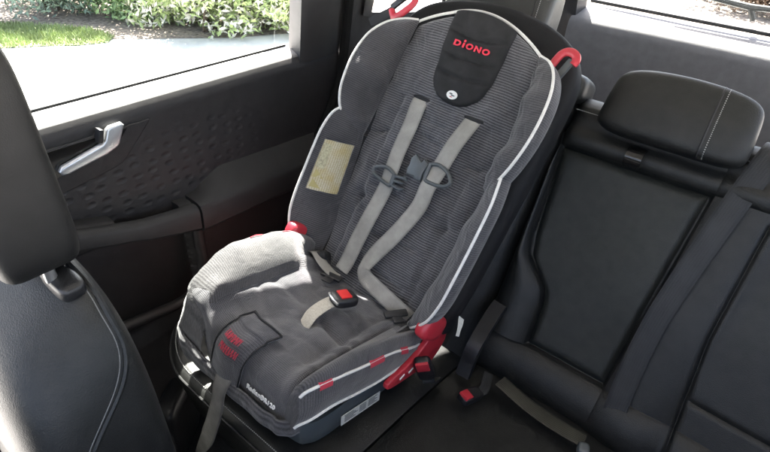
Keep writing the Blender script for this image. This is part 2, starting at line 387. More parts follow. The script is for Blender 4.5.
R2 = [R[-1], [B(-1*vx(.64)*-1*(-1+2*i/NU), .678-.055*(-1+2*i/NU)**2-.002, -.03) for i in range(NU+1)]]
g.grid(R2, [U[-1], U[-1]])
g.build('back_pad', M['rib'], seat)
top = [B((-1+2*i/40)*.160, .682-.055*(-1+2*i/40)**2, .008+.012*max(0, 1-((-1+2*i/40)-.075)**2/.36)) for i in range(41)]
g = G(); g.tube(top, .0032); g.build('piping', M['piping'], seat)

# ---- black head pad with tufted rows
CXH = .012
hw = lambda h: lerp([.474, .478, .485, .50, .515, .54, .60, .66], [.004, .022, .040, .058, .068, .0735, .0765, .0785], h)
rows_ = [.621, .572, .532]
def head_n(x, h):
    a = abs(x-CXH)/max(hw(h), .004)
    n = back_n(x, h)+.002+.011*(1-a**6)**.5*min(1, (h-.470)/.012) if a < 1 else back_n(x, h)+.002
    for hh in rows_: n -= .006*dent(h-hh+.004*math.cos((x-CXH)*40)-.004, .0042)*(1-a**8)
    return n
R = []; U = []
for j in range(71):
    row = []; ur = []
    for i in range(41):
        u = -1+2*i/40
        h0 = .4745; t = (j/70)**1.35; x_ = u; topx = CXH+u*.0785; htop = .6765-.055*(topx/.157)**2
        h = h0+(htop-h0)*t; x = CXH+u*hw(h)
        row.append(B(x, h, head_n(x, h))); ur.append((x, h))
    R.append(row); U.append(ur)
g = G(); g.grid(R, U); hp = g.build('headrest_pad', M['blackcloth'], seat)
yu = BU*math.cos(.03)+CX*math.sin(.03)
for s_, x_, w_ in (('D', -.0250, .0175), ('O', .0070, .0178), ('N', .0277, .0158), ('O', .0484, .0178)):
    text('lettering', s_, hp, M['redthread'], B(x_, .6005-.02*(x_-.01), .0325), w_, CX, BU, BN, .035, .001, height=.0128)
g = G(); g.box(B(-.0087, .6005, .0325), (CX, BU, BN), (.0024, .0052, .001), .0008)
g.pad(B(-.0087, .6100, .0325), (CX, BU, BN), (.0029, .0029, .001), 2.2, 4); g.build('lettering', M['redthread'], hp)
# oval badge: pale rim, darker printed middle
g = G(); ring = [B(CXH+.0135*math.cos(2*PI*k/32), .4945+.0095*math.sin(2*PI*k/32), head_n(CXH, .4945)+.0005) for k in range(32)]
g.slab(ring, BN*.0022, .0006); bd = g.build('badge', M['white'], hp)
for k, (dx, dh, rw, rh, mt) in enumerate(((-.003, .002, .0045, .0016, 'greyclip'), (.003, -.001, .0055, .0014, 'greyclip'), (-.0005, -.0045, .004, .0010, 'redtape'))):
    ring = [B(CXH+dx+rw*math.cos(2*PI*q/20), .4945+dh+rh*math.sin(2*PI*q/20), head_n(CXH, .4945)+.0025) for q in range(20)]
    g = G(); g.slab(ring, BN*.0006); g.build('badge_print', M[mt], bd)

# ---- wings: a valley curve and a piped outer edge with a padded face between
def wing(name, inner, outer, sgn, mat, bulge, N_=48, K=16, depth=.07):
    I = spline([np.array(q) for q in inner], N_); Q = spline([np.array(q) for q in outer], N_)
    R = []; U = []; edge = []
    for a in range(N_):
        t = a/(N_-1); i, o = I[a], Q[a]; d = o-i; ln = math.hypot(d[0], d[2])+1e-6
        nx, nn = -d[2]/ln, d[0]/ln
        taper = min(1, ln/.05); row = []; ur = []
        sag = 1+.22*math.sin(t*19+sgn)+.12*math.sin(t*41)
        for k in range(K+1):
            s = k/K; b = bulge*taper*sag*math.sin(PI*min(1, s*1.02))**.75
            x, h, n = i[0]+d[0]*s+nx*b, i[1]+d[1]*s, i[2]+d[2]*s+nn*b
            n -= .006*taper*dent(s-.42, .03) if bulge > .016 else 0
            row.append(B(sgn*x, h, n)); ur.append((s*ln, h))
        edge.append(B(sgn*o[0], o[1], o[2]))
        for k, (dx, dn) in enumerate(((.007, -.012), (.008, -.035), (.003, -.06), (-.015, -.085))):
            f = taper; row.append(B(sgn*(o[0]+dx*f), o[1], o[2]+dn*f*(1 if o[2] > .03 else .5))); ur.append((ln+.02*(k+1), o[1]))
        R.append(row); U.append(ur)
    g = G(); g.grid(R, U, flip=sgn > 0); w = g.build(name, mat, seat, angle=80)
    g = G(); g.tube(edge, .0031); p = g.build('piping', M['piping'], w)
    return w
hi_in = [(.156, .631, .008), (.164, .56, .004), (.170, .47, .002), (.174, .385, .002), (.176, .335, .006)]
hi_out = [(.158, .630, .012), (.186, .619, .028), (.212, .594, .052), (.231, .555, .072), (.239, .505, .083), (.238, .452, .088), (.229, .402, .088), (.212, .362, .075), (.192, .338, .045), (.178, .331, .010)]
for sgn in (-1, 1): wing('head_wing', hi_in, hi_out, sgn, M['wingcloth'], .020)
lo_in = [(.184, .385, .030), (.176, .33, .004), (.168, .25, .0), (.160, .16, .0), (.153, .08, .0), (.150, .02, .01), (.150, -.005, .02)]
lo_out = [(.205, .392, .055), (.222, .36, .088), (.230, .315, .097), (.231, .26, .099), (.230, .20, .099), (.228, .14, .099), (.223, .09, .094), (.208, .045, .08), (.18, .012, .055), (.155, -.008, .025)]
wings = {}
for sgn in (-1, 1): wings[sgn] = wing('side_wing', lo_in, lo_out, sgn, M['wingcloth'], .014)

# sewn warning label on the door-side wing
q = [(-.209, .282), (-.127, .298), (-.114, .18), (-.194, .155)]
def wing_face(x, h, off=.0):        # a point on the door-side wing's padded face
    I = spline([np.array(p) for p in lo_in], 48); Q = spline([np.array(p) for p in lo_out], 48)
    a = min(range(48), key=lambda k: abs((I[k][1]+Q[k][1])/2-h)); i, o = I[a], Q[a]
    d = o-i; ln = math.hypot(d[0], d[2]); s = x; nx, nn = -d[2]/ln, d[0]/ln
    b = .014*(1+.22*math.sin(a/47*19-1)+.12*math.sin(a/47*41))*math.sin(PI*s)**.75+off
    return B(-(i[0]+d[0]*s+nx*b), i[1]+d[1]*s+(h-(i[1]+d[1]*s)), i[2]+d[2]*s+nn*b)
R = []; U = []
for j in range(13):
    R.append([wing_face(.86-.66*i/8, .165+.125*j/12+.012*i/8, .003) for i in range(9)]); U.append([(i/8*.08, j/12*.125) for i in range(9)])
g = G(); g.grid(R, U); wl = g.build('warning_label', M['label'], wings[-1])
yi = plain('yellow ink', (.33, .285, .11), .6)
for h0 in (.172, .196):
    g = G(); g.add([wing_face(.83, h0, .0042), wing_face(.60, h0+.004, .0042), wing_face(.80, h0+.021, .0042)], [(0, 1, 2)]); g.build('warning_triangle', yi, wl)
g = G(); g.grid([[wing_face(.84, h0, .0040), wing_face(.66, h0, .0040)] for h0 in np.linspace(.222, .282, 5)]); g.build('warning_band', plain('faded yellow print', (.37, .345, .22), .6, noise=.35, nscale=260), wl)
g = G(); g.tube([wing_face(.86-.66*u, .165+.125*v+.012*u, .0035) for u, v in [(0, 0), (.5, 0), (1, 0), (1, .5), (1, 1), (.5, 1), (0, 1), (0, .5)]], .0009, 5, closed=True); g.build('label_stitching', M['strapdark'], wl)

# ---- seat cushion
def cush_n(x, l):
    n = (.034*min(1, (abs(x)/.158))**4 if x > 0 else .070*min(1, (abs(x)/.125))**2.4*(.45+.55*min(1, max(0., (l-.05)/.07))))*min(1, max(0., (.36-l)/.06)) + .004
    n += .012*(1-min(1, abs(x)/.1)**2)*min(1, l/.1)*(1 if l > .13 else .8)
    n -= .012*math.exp(-((l-.205)**2+(x-.018)**2)/.018**2)
    n -= .011*dent(l-.17-.25*abs(x-.02)-.01*math.sin(x*30), .011)*(1 if x > .03 else .35)
    n -= .006*dent(abs(x)-.10-.03*l, .010)*(1 if .05 < l < .3 else .3)
    n -= .006*dent(l-.275+.3*abs(x), .009)*.5
    lw_ = 1. if x > -.03 else max(.25, 1+(x+.03)/.08)
    n += .0045*lw_*math.sin(x*37+l*21)*math.sin(l*33)+.0022*lw_*math.sin(x*81-l*60)*math.sin(l*47+x*20)
    n -= .018*max(0, (.05-l)/.08)
    n -= .022*min(1, max(0, (x-.128)/.02))
    return n
R = []; U = []
path = [('t', -.03+.345*k/70) for k in range(71)]+[('r', k/12) for k in range(1, 13)]+[('f', k/10) for k in range(1, 11)]
dist = 0
for kind, t in path:
    row = []; ur = []
    for i in range(61):
        u = -1+2*i/60; x = u*(.162+(.024*min(1, max(0, (t-.20)/.10) if kind == 't' else 1) if u < 0 else 0)); fr = .366-.012*u*u*u*u    # plan of the front edge
        if kind == 't': l = t*(fr-.045)/.315 if t > 0 else t; n = cush_n(x, min(l, .31)); d = t
        elif kind == 'r':
            a = t*PI/2; l = fr-.045+.045*math.sin(a); n = cush_n(x, .31)-.042*(1-math.cos(a)); d = .315+t*.065
        else:
            l = fr-.006*t+.004*math.sin(x*60)*t; n = cush_n(x, .31)-.042-.056*t; d = .38+t*.062
        row.append(S(x, l, n)); ur.append((x, d))
    R.append(row); U.append(ur)
g = G(); g.grid(R, U); cushion = g.build('seat_cushion', M['seatcloth'], seat, angle=80)
hem = [S(-.203, .22, -.068), S(-.204, .29, -.080), S(-.200, .335, -.090), S(-.178, .362, -.094), S(-.12, .371, -.094), S(0, .373, -.094), S(.10, .371, -.092), S(.142, .364, -.088), S(.160, .345, -.078)]
R = []; U = []
for k, p in enumerate(spline(hem, 70)):
    up = V3(0, 0, 1); nx_ = spline(hem, 70)[min(69, k+1)]-spline(hem, 70)[max(0, k-1)]; o_ = np.cross(nx_, up); o_ /= np.linalg.norm(o_); o_ = o_ if (p-S(0, .2, 0))@o_ > 0 else -o_
    R.append([p+o_*(.008*math.cos(a)+.0012*math.sin(k*.9))+up*((.030+.028*max(0, 1-k/30) if a < PI else .013+.030*max(0, 1-k/34)+.024*math.exp(-((k-28)/9)**2)) * math.sin(a)) for a in np.linspace(0, 2*PI, 11)[:-1]]); U.append([(k*.01, j*.005) for j in range(10)])
g = G(); g.grid(R, U, closed=True); g.build('hem', M['wingcloth'], cushion, angle=80)
# printed line on the front face
def front_pt(x, n, off=.0): 
    u = x/.162; return S(x, .366-.012*u**4+off+.001, n)
fx = (front_pt(.115, -.05)-front_pt(.035, -.05)); fx /= np.linalg.norm(fx)
text('lettering', 'Radian\u00aeR120', cushion, M['white'], front_pt(.077, -.052, .004), .074, fx, SN, SL, .01, .0012, 1.0)

# ---- bolsters beside the cushion: crest, upper and lower piped edges
prof = {1: [(.366, .146, -.02, .154, -.028, .158, -.075), (.362, .152, .018, .160, .010, .164, -.058), (.34, .162, .045, .174, .030, .176, -.046), (.29, .170, .060, .184, .033, .184, -.036), (.22, .172, .055, .188, .023, .186, -.048), (.14, .174, .040, .190, .012, .187, -.058), (.06, .176, .020, .190, -.015, .186, -.060), (.01, .176, .010, .184, -.030, .18, -.052), (-.02, .172, .004, .176, -.02, .174, -.03)],
        -1: [(.350, .164, -.100, .172, -.108, .174, -.122), (.368, .164, -.060, .180, -.072, .182, -.105), (.366, .166, -.005, .182, -.028, .184, -.090), (.355, .168, .035, .183, .006, .184, -.072), (.335, .170, .070, .184, .045, .184, -.045), (.29, .172, .099, .188, .066, .188, -.04), (.235, .172, .112, .190, .075, .19, -.04), (.16, .172, .110, .190, .07, .19, -.045), (.09, .172, .095, .19, .06, .186, -.045), (.03, .170, .07, .182, .04, .18, -.04)]}
bol = {}
for sgn in (1, -1):
    C = spline([np.array(p) for p in prof[sgn]], 44); R = []; U = []; e1 = []; e2 = []; d = 0
    for a, c in enumerate(C):
        l, xc, nc, xp, np_, xq, nq = c
        nin = min(.018 if sgn > 0 else .034+.032*max(0., min(1., (l-.05)/.07)), nc-.004); xi_ = .032*(1-max(0., min(1., (l-.05)/.07)))
        P = [(.138, nin-.02), (.146, nin+.3*(nc-nin)), (xc-.010, nc-.008), (xc, nc),
             ] if sgn > 0 else [(.106+xi_, nin-.022), (.114+xi_, nin), (.132+xi_*.6, nin+.45*(nc-nin)), (.152, nin+.82*(nc-nin)), (xc-.002, nc), (xc+.008, nc),
             ]
        P += [ (xc+.007, nc-.003), (xp-.001, .6*np_+.4*nc), (xp, np_), (xp+.004, .7*np_+.3*nq), (xq+.005, .5*np_+.5*nq), (xq+.003, .2*np_+.8*nq), (xq, nq), (xq-.012, nq-.012)]
        w = .0012*math.sin(a*.55)+.0006*math.sin(a*1.7)
        R.append([S(sgn*(x+(w if 1 < k < 9 else 0)), l, n+(w if 1 < k < 9 else 0)) for k, (x, n) in enumerate(P)]); U.append([(k*.012, l) for k in range(len(P))])
        e1.append(S(sgn*(xp+.001), l, np_)); e2.append(S(sgn*(xq+.001), l, nq))
    g = G(); g.grid(R, U, flip=sgn < 0)
    for end in (R[0], R[-1]): g.add(end, [tuple(range(len(end)))])
    o = g.build('seat_bolster', M['bolstercloth'], seat, angle=75); bol[sgn] = o
    for q_, e in enumerate((e1, e2)): g = G(); g.tube(e[5-q_:-6] if sgn > 0 else e[16:], .003); g.build('piping', M['piping'], o)
    if sgn > 0:     # red tape tabs sewn over the upper piping
        for a, w in ((12, 3), (23, 3), (30, 2)):
            rows = []
            for k in range(a-1, a+w):
                l, xc, nc, xp, np_, xq, nq = C[min(k, 43)]
                rows.append([S(xp-.010, l, np_+.012), S(xp-.001, l, np_+.006), S(xp+.005, l, np_), S(xp+.006, l, np_-.008)])
            g = G(); g.grid(rows); g.build('red_tab', M['redtape'], o)
    else:           # frayed red trim along the crest
        for a in (30, 36):
            l, xc, nc, *_ = C[a]; l2, x2, n2, *_ = C[a+2]
            g = G(); g.tube([S(-xc-.004, l, nc+.001), S(-x2-.005, (l+l2)/2, (nc+n2)/2+.0025), S(-x2-.003, l2, n2+.001)], .0010); g.build('loose_thread', M['redtape'], o)

# ---- flap over the adjuster strap
R = []; U = []
for k in range(26):
    t = k/25; row = []; ur = []
    for i in range(13):
        u = -1+2*i/12; x = -.004+u*.041-.016*t
        if t < .35: l = .300+.035*t/.35; n = cush_n(x, .30)+.012-.006*(t/.35)+.004*math.sin(PI*t)
        else:
            a = min(1, (t-.35)/.35)*PI/2; l = .335+.046*math.sin(a); n = cush_n(x, .30)+.004-.046*(1-math.cos(a))-max(0, t-.70)/.30*.048
        l += .004*math.cos(u*2.4); n += .004*(1-u*u)
        row.append(S(x, l, n)); ur.append((x, t*.13))
    R.append(row); U.append(ur)
g = G(); g.grid(R, U); flap = g.build('front_flap', M['seatcloth'], seat)
md = flap.modifiers.new('thick', 'SOLIDIFY'); md.thickness = .005; md.offset = -1
# stitched rim of the flap
rim = [R[k][0]+SN*.0015 for k in range(0, 26)]; rim2 = [R[k][12]+SN*.0015 for k in range(0, 26)]; rim3 = [p+SN*.002 for p in R[0]]
g = G(); g.tube(rim, .0016); g.tube(rim2, .0016); g.tube(rim3, .002); g.build('flap_binding', M['blackcloth'], flap)
# red embroidery, two rows, too worn to read
g = G()
def fpt(i, k): 
    a, b = int(k), int(i); fk, fi = k-a, i-b
    return (R[a][b]*(1-fi)+R[a][b+1]*fi)*(1-fk)+(R[a+1][b]*(1-fi)+R[a+1][b+1]*fi)*fk+(SL+SN)*.0042
for r_, (t0, x0, n_l) in enumerate(((11.3, 2.3, 7), (14.2, 2.9, 8))):
    for k in range(n_l):
        xa = x0+k*.88; up_ = 1.75
        for st_ in [((0, 0), (0, 1)), ((.05, rng.choice([0, .5, 1])), (.6, rng.choice([0, .5, 1]))), ((.6, 0), (.6, rng.choice([.5, 1])))]:
            (u0, v0), (u1, v1) = st_
            q_ = [fpt(xa+u0+(u1-u0)*w_, t0+up_*(v0+(v1-v0)*w_)) for w_ in (0, .5, 1)]
            g.tube(q_, .0008, 5)
g.build('embroidery', plain('worn red thread', (.40, .035, .06), .75, noise=.4, nscale=500), flap)

# ---- adjuster strap hanging in front of the bench
st = spline([S(-.014, .366, -.045), S(-.012, .383, -.066), S(-.012, .391, -.090), V3(.012, -.590, .160), V3(.002, -.606, .10), V3(-.022, -.610, .04), V3(-.052, -.610, -.02), V3(-.085, -.606, -.08), V3(-.122, -.60, -.15)], 30)
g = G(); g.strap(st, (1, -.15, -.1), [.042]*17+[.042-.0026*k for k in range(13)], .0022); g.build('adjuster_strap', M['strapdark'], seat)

# ---- base, sitting on the bench
bz = lambda y: -.012-.19*y
R = []
prof_b = [(.120, -.150), (.150, -.165), (.158, -.25), (.158, -.40), (.156, -.47), (.145, -.505), (.12, -.520), (0, -.528)]
plan = prof_b+[(-x, y) for x, y in prof_b[-2::-1]]
plan = spline([V3(x, y, 0) for x, y in plan], 60)
lv = [(0, .96, .004), (0, 1.0, .016), (0, 1.025, .04), (1, 1.035, -.02), (1, 1.02, .0)]
for tp, sc_, dz in lv:
    row = []
    for p in plan:
        x, y = p[0]*sc_+.027, -.33+(p[1]+.33)*sc_
        z = bz(y)+dz+.001 if not tp else .235+(-.02 if y > -.3 else 0)+dz-.045-.20*(y+.33)-.055
        row.append((x, y, max(z, bz(y)+dz)))
    R.append(row)
g = G(); g.grid(R, closed=True); n_ = len(plan); g.add(R[0], [tuple(range(n_))[::-1]]); g.add(R[-1], [tuple(range(n_))])
base = g.build('base', M['baseplastic'], seat)
# sticker on the base's inboard side
stx = .2
c4 = [V3(.1925, -.432, .128), V3(.1915, -.432, .096), V3(.1915, -.308, .054), V3(.1925, -.308, .086)]
g = G(); g.slab(c4, (.0012, 0, 0)); sk = g.build('sticker', M['sticker'], base)
g = G()
for k in range(5):
    a = .15+.15*k; p0 = c4[0]*(1-a)+c4[1]*a; p1 = c4[3]*(1-a)+c4[2]*a
    for s0, s1 in ((.08, .3+.05*(k % 3)), (.45, .62), (.68, .92-.06*(k % 2))):
        A_, B_ = p0*(1-s0)+p1*s0, p0*(1-s1)+p1*s1
        g.box((A_+B_)/2+V3(.0014, 0, 0), (B_-A_, V3(0, .3, 1), V3(1, 0, 0)), (np.linalg.norm(B_-A_)/2, .0009, .0003))
g.build('sticker_print', M['baseplastic'], sk, smooth=False)

# ---- red side plates with the hinge knob, one each side
def red_side(sg):
    g = G(); xs = .188*sg
    out = [(-.02, .005), (.045, -.045), (.12, -.064), (.135, -.072), (.12, -.090), (.03, -.100), (-.04, -.105), (-.085, -.060), (-.07, -.01)]
    P = [S(xs, l, n) for l, n in out]; g.slab(spline(P+[P[0]], 41)[:-1], CX*sg*.014, .004)
    pl = g.build('side_plate', M['red'], seat)
    g = G(); g.pad(S(.199*sg, .012 if sg > 0 else .045, .026 if sg > 0 else .075), (CX, SL*.9+SN*.42, SN*.9-SL*.42), (.020, .050 if sg > 0 else .036, .030 if sg > 0 else .022), 3.2, 8); g.build('hinge_cap', M['red'], pl)
    g = G()
    for l, n in ((.085, -.074), (.052, -.074), (.02, -.078)):
        g.box(S(.2035*sg, l, n), (SL*.9-SN*.4, SN*.9+SL*.4, CX), (.008, .003, .0008), .0003)
    g.build('moulded_mark', M['white'], pl)
red_side(1); red_side(-1)
g = G(); g.strap(spline([B(.236, .060, -.03), B(.246, .045, -.015), B(.252, .025, -.01)], 8), SL, .016, .001); g.build('care_tag', M['sticker'], seat)

# ---- harness
def on_back(x, h, o=.006): return B(x, h, back_n(x, h)+o)
L_ = [(-.060, .468, -.012), (-.060, .462, .004), (-.058, .445, .008), (-.055, .40, .010), (-.052, .34, .014), (-.049, .29, .018), (-.047, .24, .018), (-.052, .16, .014), (-.058, .09, .012), (-.062, .045, .012), (-.064, .02, .014)]
pts = spline([on_back(*p) for p in L_], 50)
g = G(); g.strap(pts, [CX*(1-.12*k/50)-BN*.06*math.sin(k*.2) for k in range(50)], .0395, .0017); g.build('shoulder_strap', M['strap'], seat)
R_ = [(.080, .466, -.012), (.080, .460, .004), (.078, .44, .008), (.070, .39, .012), (.063, .335, .018), (.058, .29, .02), (.055, .24, .018), (.032, .165, .014), (.006, .105, .018), (-.006, .066, .022)]
pts = [on_back(*p) for p in R_]+[B(-.004, .050, .032), B(.012, .038, .034), B(.05, .030, .034), B(.09, .022, .032), B(.122, .014, .026), B(.140, .006, .012)]
pts = spline(pts, 80)
wd = []
for k in range(80):
    t = k/79; a = max(0, min(1, (t-.50)/.16)); a = a*a*(3-2*a); th_ = a*1.52
    wd.append(CX*math.cos(th_)+BU*math.sin(th_)*.95+BN*.2*math.sin(th_)*(1-th_/1.6))
g = G(); g.strap(pts, wd, .0395, .0017); g.build('shoulder_strap', M['strap'], seat)
for sx_, sh_ in ((-.060, .4655), (.080, .4635)):
    g = G(); g.pad(on_back(sx_, sh_, .0030), (CX, BU, BN), (.0245, .0045, .0035), 3., 6); g.build('harness_slot', M['blackcloth'], seat)
# door-side hip strap, with the tongue that waits for the buckle
pts = spline([S(-.150, .030, .040), S(-.126, .045, .050), S(-.095, .055, .042), S(-.066, .052, .030), S(-.048, .046, .026)], 24)
g = G(); g.strap(pts, SL*.8+SN*.2, .037, .0017); g.build('hip_strap', M['strap'], seat)
def tongue(c, ux, uy, un):
    g = G(); g.box(c, (ux, uy, un), (.026, .011, .0032), .0028); g.box(c+uy*.017, (ux, uy, un), (.011, .014, .0013), .001)
    return g.build('buckle_tongue', M['blackplastic'], seat)
tongue(S(-.056, .062, .030), CX*.96-SL*.25, SL*.95+CX*.25, SN)
tongue(S(.122, .040, .024), CX*.6-SL*.75+SN*.2, SL*.6+CX*.75, SN)
# old pad where the hip strap leaves the shell
g = G(); g.pad(S(-.130, .030, .038), (CX, SL, SN), (.030, .020, .010), 2.6, 8, lambda x, y, z: (x, y, z+.008*math.sin(x*90)+.004*math.sin(y*160))); g.build('hip_pad', M['blackcloth'], seat)

# ---- chest clip: a pronged half and a socket half, unfastened
K0 = lambda x, h, n=.035: B(x, h, n)
def ring(g, P, r): g.tube(spline(P+[P[0]], 41)[:-1], r, 8, closed=True)
g = G(); ring(g, [K0(-.090, .272), K0(-.086, .280), K0(-.060, .290), K0(-.034, .283), K0(-.030, .272), K0(-.032, .256), K0(-.058, .258), K0(-.085, .264)], .0043)
g.tube([K0(-.034, .285), K0(-.032, .256)], .0042)
for dy, ln in ((.010, .036), (0, .028), (-.011, .036)):
    a0 = K0(-.031, .270+dy); a1 = K0(-.031+ln*.7, .272+dy*1.3); a2 = K0(-.031+ln, .273+dy*.9)
    g.tube([a0, a1, a2], [.0042, .0046, .0022], 8, flat=.8)
    if dy: g.tube([a1-CX*.003, a1+BU*(.0035 if dy > 0 else -.0035), a2], [.002, .003, .0014], 6)
g.build('chest_clip', M['greyclip'], seat)
g = G(); ring(g, [K0(.040, .338), K0(.060, .344), K0(.085, .338), K0(.101, .324), K0(.103, .317), K0(.092, .306), K0(.066, .301), K0(.042, .305)], .0046)
g.tube([K0(.041, .340), K0(.042, .302)], .0048)
cx_, ch_ = .017, .318
blk = [(-.024, .000), (-.026, -.010), (-.022, -.022), (.000, -.020), (.004, -.026), (.021, -.024), (.018, -.006), (.023, .018), (.008, .026), (.004, .016), (-.008, .022), (-.018, .028), (-.026, .016)]
g.slab([K0(cx_+x*.95, ch_+y, .029) for x, y in blk], BN*.013, .004); g.build('chest_clip', M['greyclip'], seat)

# ---- crotch strap and buckle
pts = spline([S(.020, .225, -.004), S(.020, .212, .014), S(.018, .195, .026), S(.020, .165, .036), S(.026, .14, .042), S(.03, .125, .042)], 20)
g = G(); g.strap(pts, CX*.95+SL*.3, .034, .0018); g.build('crotch_strap', plain('beige webbing', (.34, .315, .265), .7, noise=.15, nscale=300), seat)
bx, by = CX*.93+SL*.36, -SL*.93+CX*.36
g = G(); g.pad(S(.037, .126, .047), (bx, by, SN), (.023, .029, .012), 4., 8); bk = g.build('buckle', M['blackplastic'], seat)
g = G(); g.box(S(.037, .128, .0595), (bx, by, SN), (.0145, .0125, .0020), .0015); g.build('release_button', plain('bright red button', (.62, .03, .03), .35), bk)
g = G(); g.tube([S(.037, .126, .050)+bx*(-.021)-by*.025, S(.037, .126, .052)+bx*(-.008)-by*.029, S(.037, .126, .052)+bx*.008-by*.029, S(.037, .126, .050)+bx*.021-by*.025], .0035); g.build('buckle_trim', M['silver'], bk)

# ---- red anchor hooks clipped on the shell's shoulders
def hook(c, ux, uy):
    un = np.cross(ux, uy); un /= np.linalg.norm(un)
    P = [(.006, -.034), (-.012, -.036), (-.021, -.026), (-.022, 0), (-.021, .022), (-.010, .034), (.008, .035), (.018, .027), (.019, .016)]
    g = G(); g.tube(spline([c+ux*x+uy*y for x, y in P], 36), .0088, 10, flat=.75, up=un)
    h = g.build('anchor_hook', M['red'], seat)
    g = G(); g.box(c+ux*.010+uy*(-.006), (ux, uy, un), (.0075, .027, .004), .002); g.build('hook_latch', M['greyclip'] if ux[0] > 0 else M['blackplastic'], h)
    g = G(); g.strap(spline([c+uy*(-.030)-un*.002, c-uy*.05-un*.006, c-uy*.09-un*.02], 10), ux, .025, .002); g.build('hook_strap', M['belt'], h)
a = math.radians(28)
hook(B(.205, .622, .010), CX*math.cos(a)-BU*math.sin(a)*.6+BN*.2, BU*math.cos(a)+CX*math.sin(a)*.6)
a = math.radians(42)
hook(B(-.212, .655, .020), -(CX*math.cos(a)-BU*math.sin(a))*.95, BU*math.cos(a)*1.0+CX*math.sin(a)+BN*.1)

# ================================================================== REAR BENCH
def bench_z(x, y):
    z = bz(y)
    return z
def cushion_part(x0, x1, round_l, name, parent):
    R = []; U = []; K = 50
    for k in range(K+1):
        row = []; ur = []
        for i in range(41):
            u = i/40; x = x0+(x1-x0)*u
            e = min(1, (x-x0)/.05, (x1-x)/.05); drop = .016*(1-max(0, e))**2.
            fr = -.575+(.11*max(0, 1-(x-x0)/.20)**2 if round_l else 0)
            if k <= 36: y = .06+(fr+.03-.06)*k/36; z = bz(y)-drop
            elif k <= 44:
                a = (k-36)/8*PI/2; y = fr+.03-.03*math.sin(a); z = bz(fr+.03)-drop-.03*(1-math.cos(a))
            else:
                t = (k-44)/6; y = fr+.03*t; z = bz(fr+.03)-drop-.03-.16*t
            z += .003*math.sin(x*17+y*13)
            row.append((x, y, z)); ur.append((x, y))
        R.append(row); U.append(ur)
    R = [[(r[0][0], r[0][1], r[0][2]-.12)]+r+[(r[-1][0], r[-1][1], r[-1][2]-.12)] for r in R]; U = [[u[0]]+u+[u[-1]] for u in U]
    g = G(); g.grid(R, U); c = g.build(name, M['leather'], parent, angle=50)
    seam = [np.array(R[37][i])+V3(0, -.004, .001) for i in range(1, 42)]
    g = G()
    sp = spline(seam, 240)
    for k in range(0, 238, 2): g.tube([sp[k], sp[k+1]], .0011, 5)
    g.build('stitching', M['thread'], c)
    seam2 = [np.array(R[41][i])+V3(0, -.002, 0) for i in range(1, 42)]
    g = G(); g.tube(seam2, .0025, 6); g.build('seam', M['rubber'], c)
    return c
rs = thing('rear_seat', (-.03, -.2, -.2), 'black leather outer rear seat beneath the child seat, beside the door', 'car seat', 'rear seats of the car')
cushion_part(-.345, .245, True, 'seat_cushion', rs)

def backrest(x0, x1, t0, t1, fn, name, parent, mat, nx=90, ny=90, back=-.10):
    R = []; U = []
    for j in range(ny+1):
        row = []; ur = []
        for i in range(nx+1):
            x = x0+(x1-x0)*i/nx; t = t0+(t1-t0)*j/ny
            ex = min(1, (x-x0)/.025, (x1-x)/.025); et = min(1, (t1-t)/.04)
            n = fn(x, t)-.022*(1-max(0, ex))**2-.035*(1-max(0, et))**2
            row.append(W(x, t, n)); ur.append((x, t))
        R.append(row); U.append(ur)
    rim = lambda r: [r[0]+VN*back]+r+[r[-1]+VN*back]
    R = [rim(r) for r in R]; U = [[u[0]]+u+[u[-1]] for u in U]
    R.append([p+VN*back for p in R[-1]]); U.append(U[-1])
    g = G(); g.grid(R, U); return g.build(name, mat, parent, angle=60)
def out_fn(x, t):
    n = .0
    n += .028*dent(x-.185, .05)+.02*dent(x+.30, .06)
    n -= .008*dent(x-.130, .006)+.008*dent(x+.215, .006)
    n -= .004*dent(t-.64, .006)
    return n
backrest(-.36, .252, -.06, .70, out_fn, 'backrest', rs, M['leather'])
# headrest on two posts
def headrest(c, half, parent, mat, seams=(), tilt=0., posts=True, k=5.5):
    uu = VU*math.cos(tilt)+VN*math.sin(tilt); vv = VN*math.cos(tilt)-VU*math.sin(tilt)
    def warp(x, y, z): return x*(1-.05*(z/half[2])), y*(1-.25*max(0, z/half[2]))-.01*(x/half[0])**2, z-.012*(x/half[0])**2*max(0, z/half[2])
    g = G(); g.pad(c, (CX0, vv, uu), half, k, 16, warp); h = g.build('headrest', mat, parent, angle=80)
    for sx in seams:
        for off in (0, .010*(1 if sx > 0 else -1)):
            pts = []
            for kk in range(60):
                a = -1.0+kk/59*3.6; ca, sa = math.cos(a), math.sin(a)
                q = np.array([0, ca, sa]); q = q/((abs(ca)**k+abs(sa)**k)**(1/k))
                x, y, z = sx+off, q[1]*half[1]*1.0, q[2]*half[2]*1.0
                x, y, z = warp(x, y, z)
                pts.append(np.array(c)+CX0*x+vv*y*.985+uu*z*.985)
            g = G()
            if off == 0: g.tube(pts, .0022, 6)
            else:
                sp = spline(pts, 150)
                for kk in range(0, 148, 2): g.tube([sp[kk], sp[kk+1]], .0013, 5)
            g.build('seam' if off == 0 else 'stitching', M['rubber'] if off == 0 else M['thread'], h)
    for sx in (-.06, .06) if posts else ():
        g = G(); g.tube([np.array(c)+CX0*sx-uu*half[2]*.8, np.array(c)+CX0*sx-uu*(half[2]+.07)], .006, 10); g.build('post', M['silver'], h)
    return h
CX0 = V3(1, 0, 0)
headrest(W(-.015, .855, .01), (.142, .055, .085), rs, M['leather_lit'], seams=(.105,))
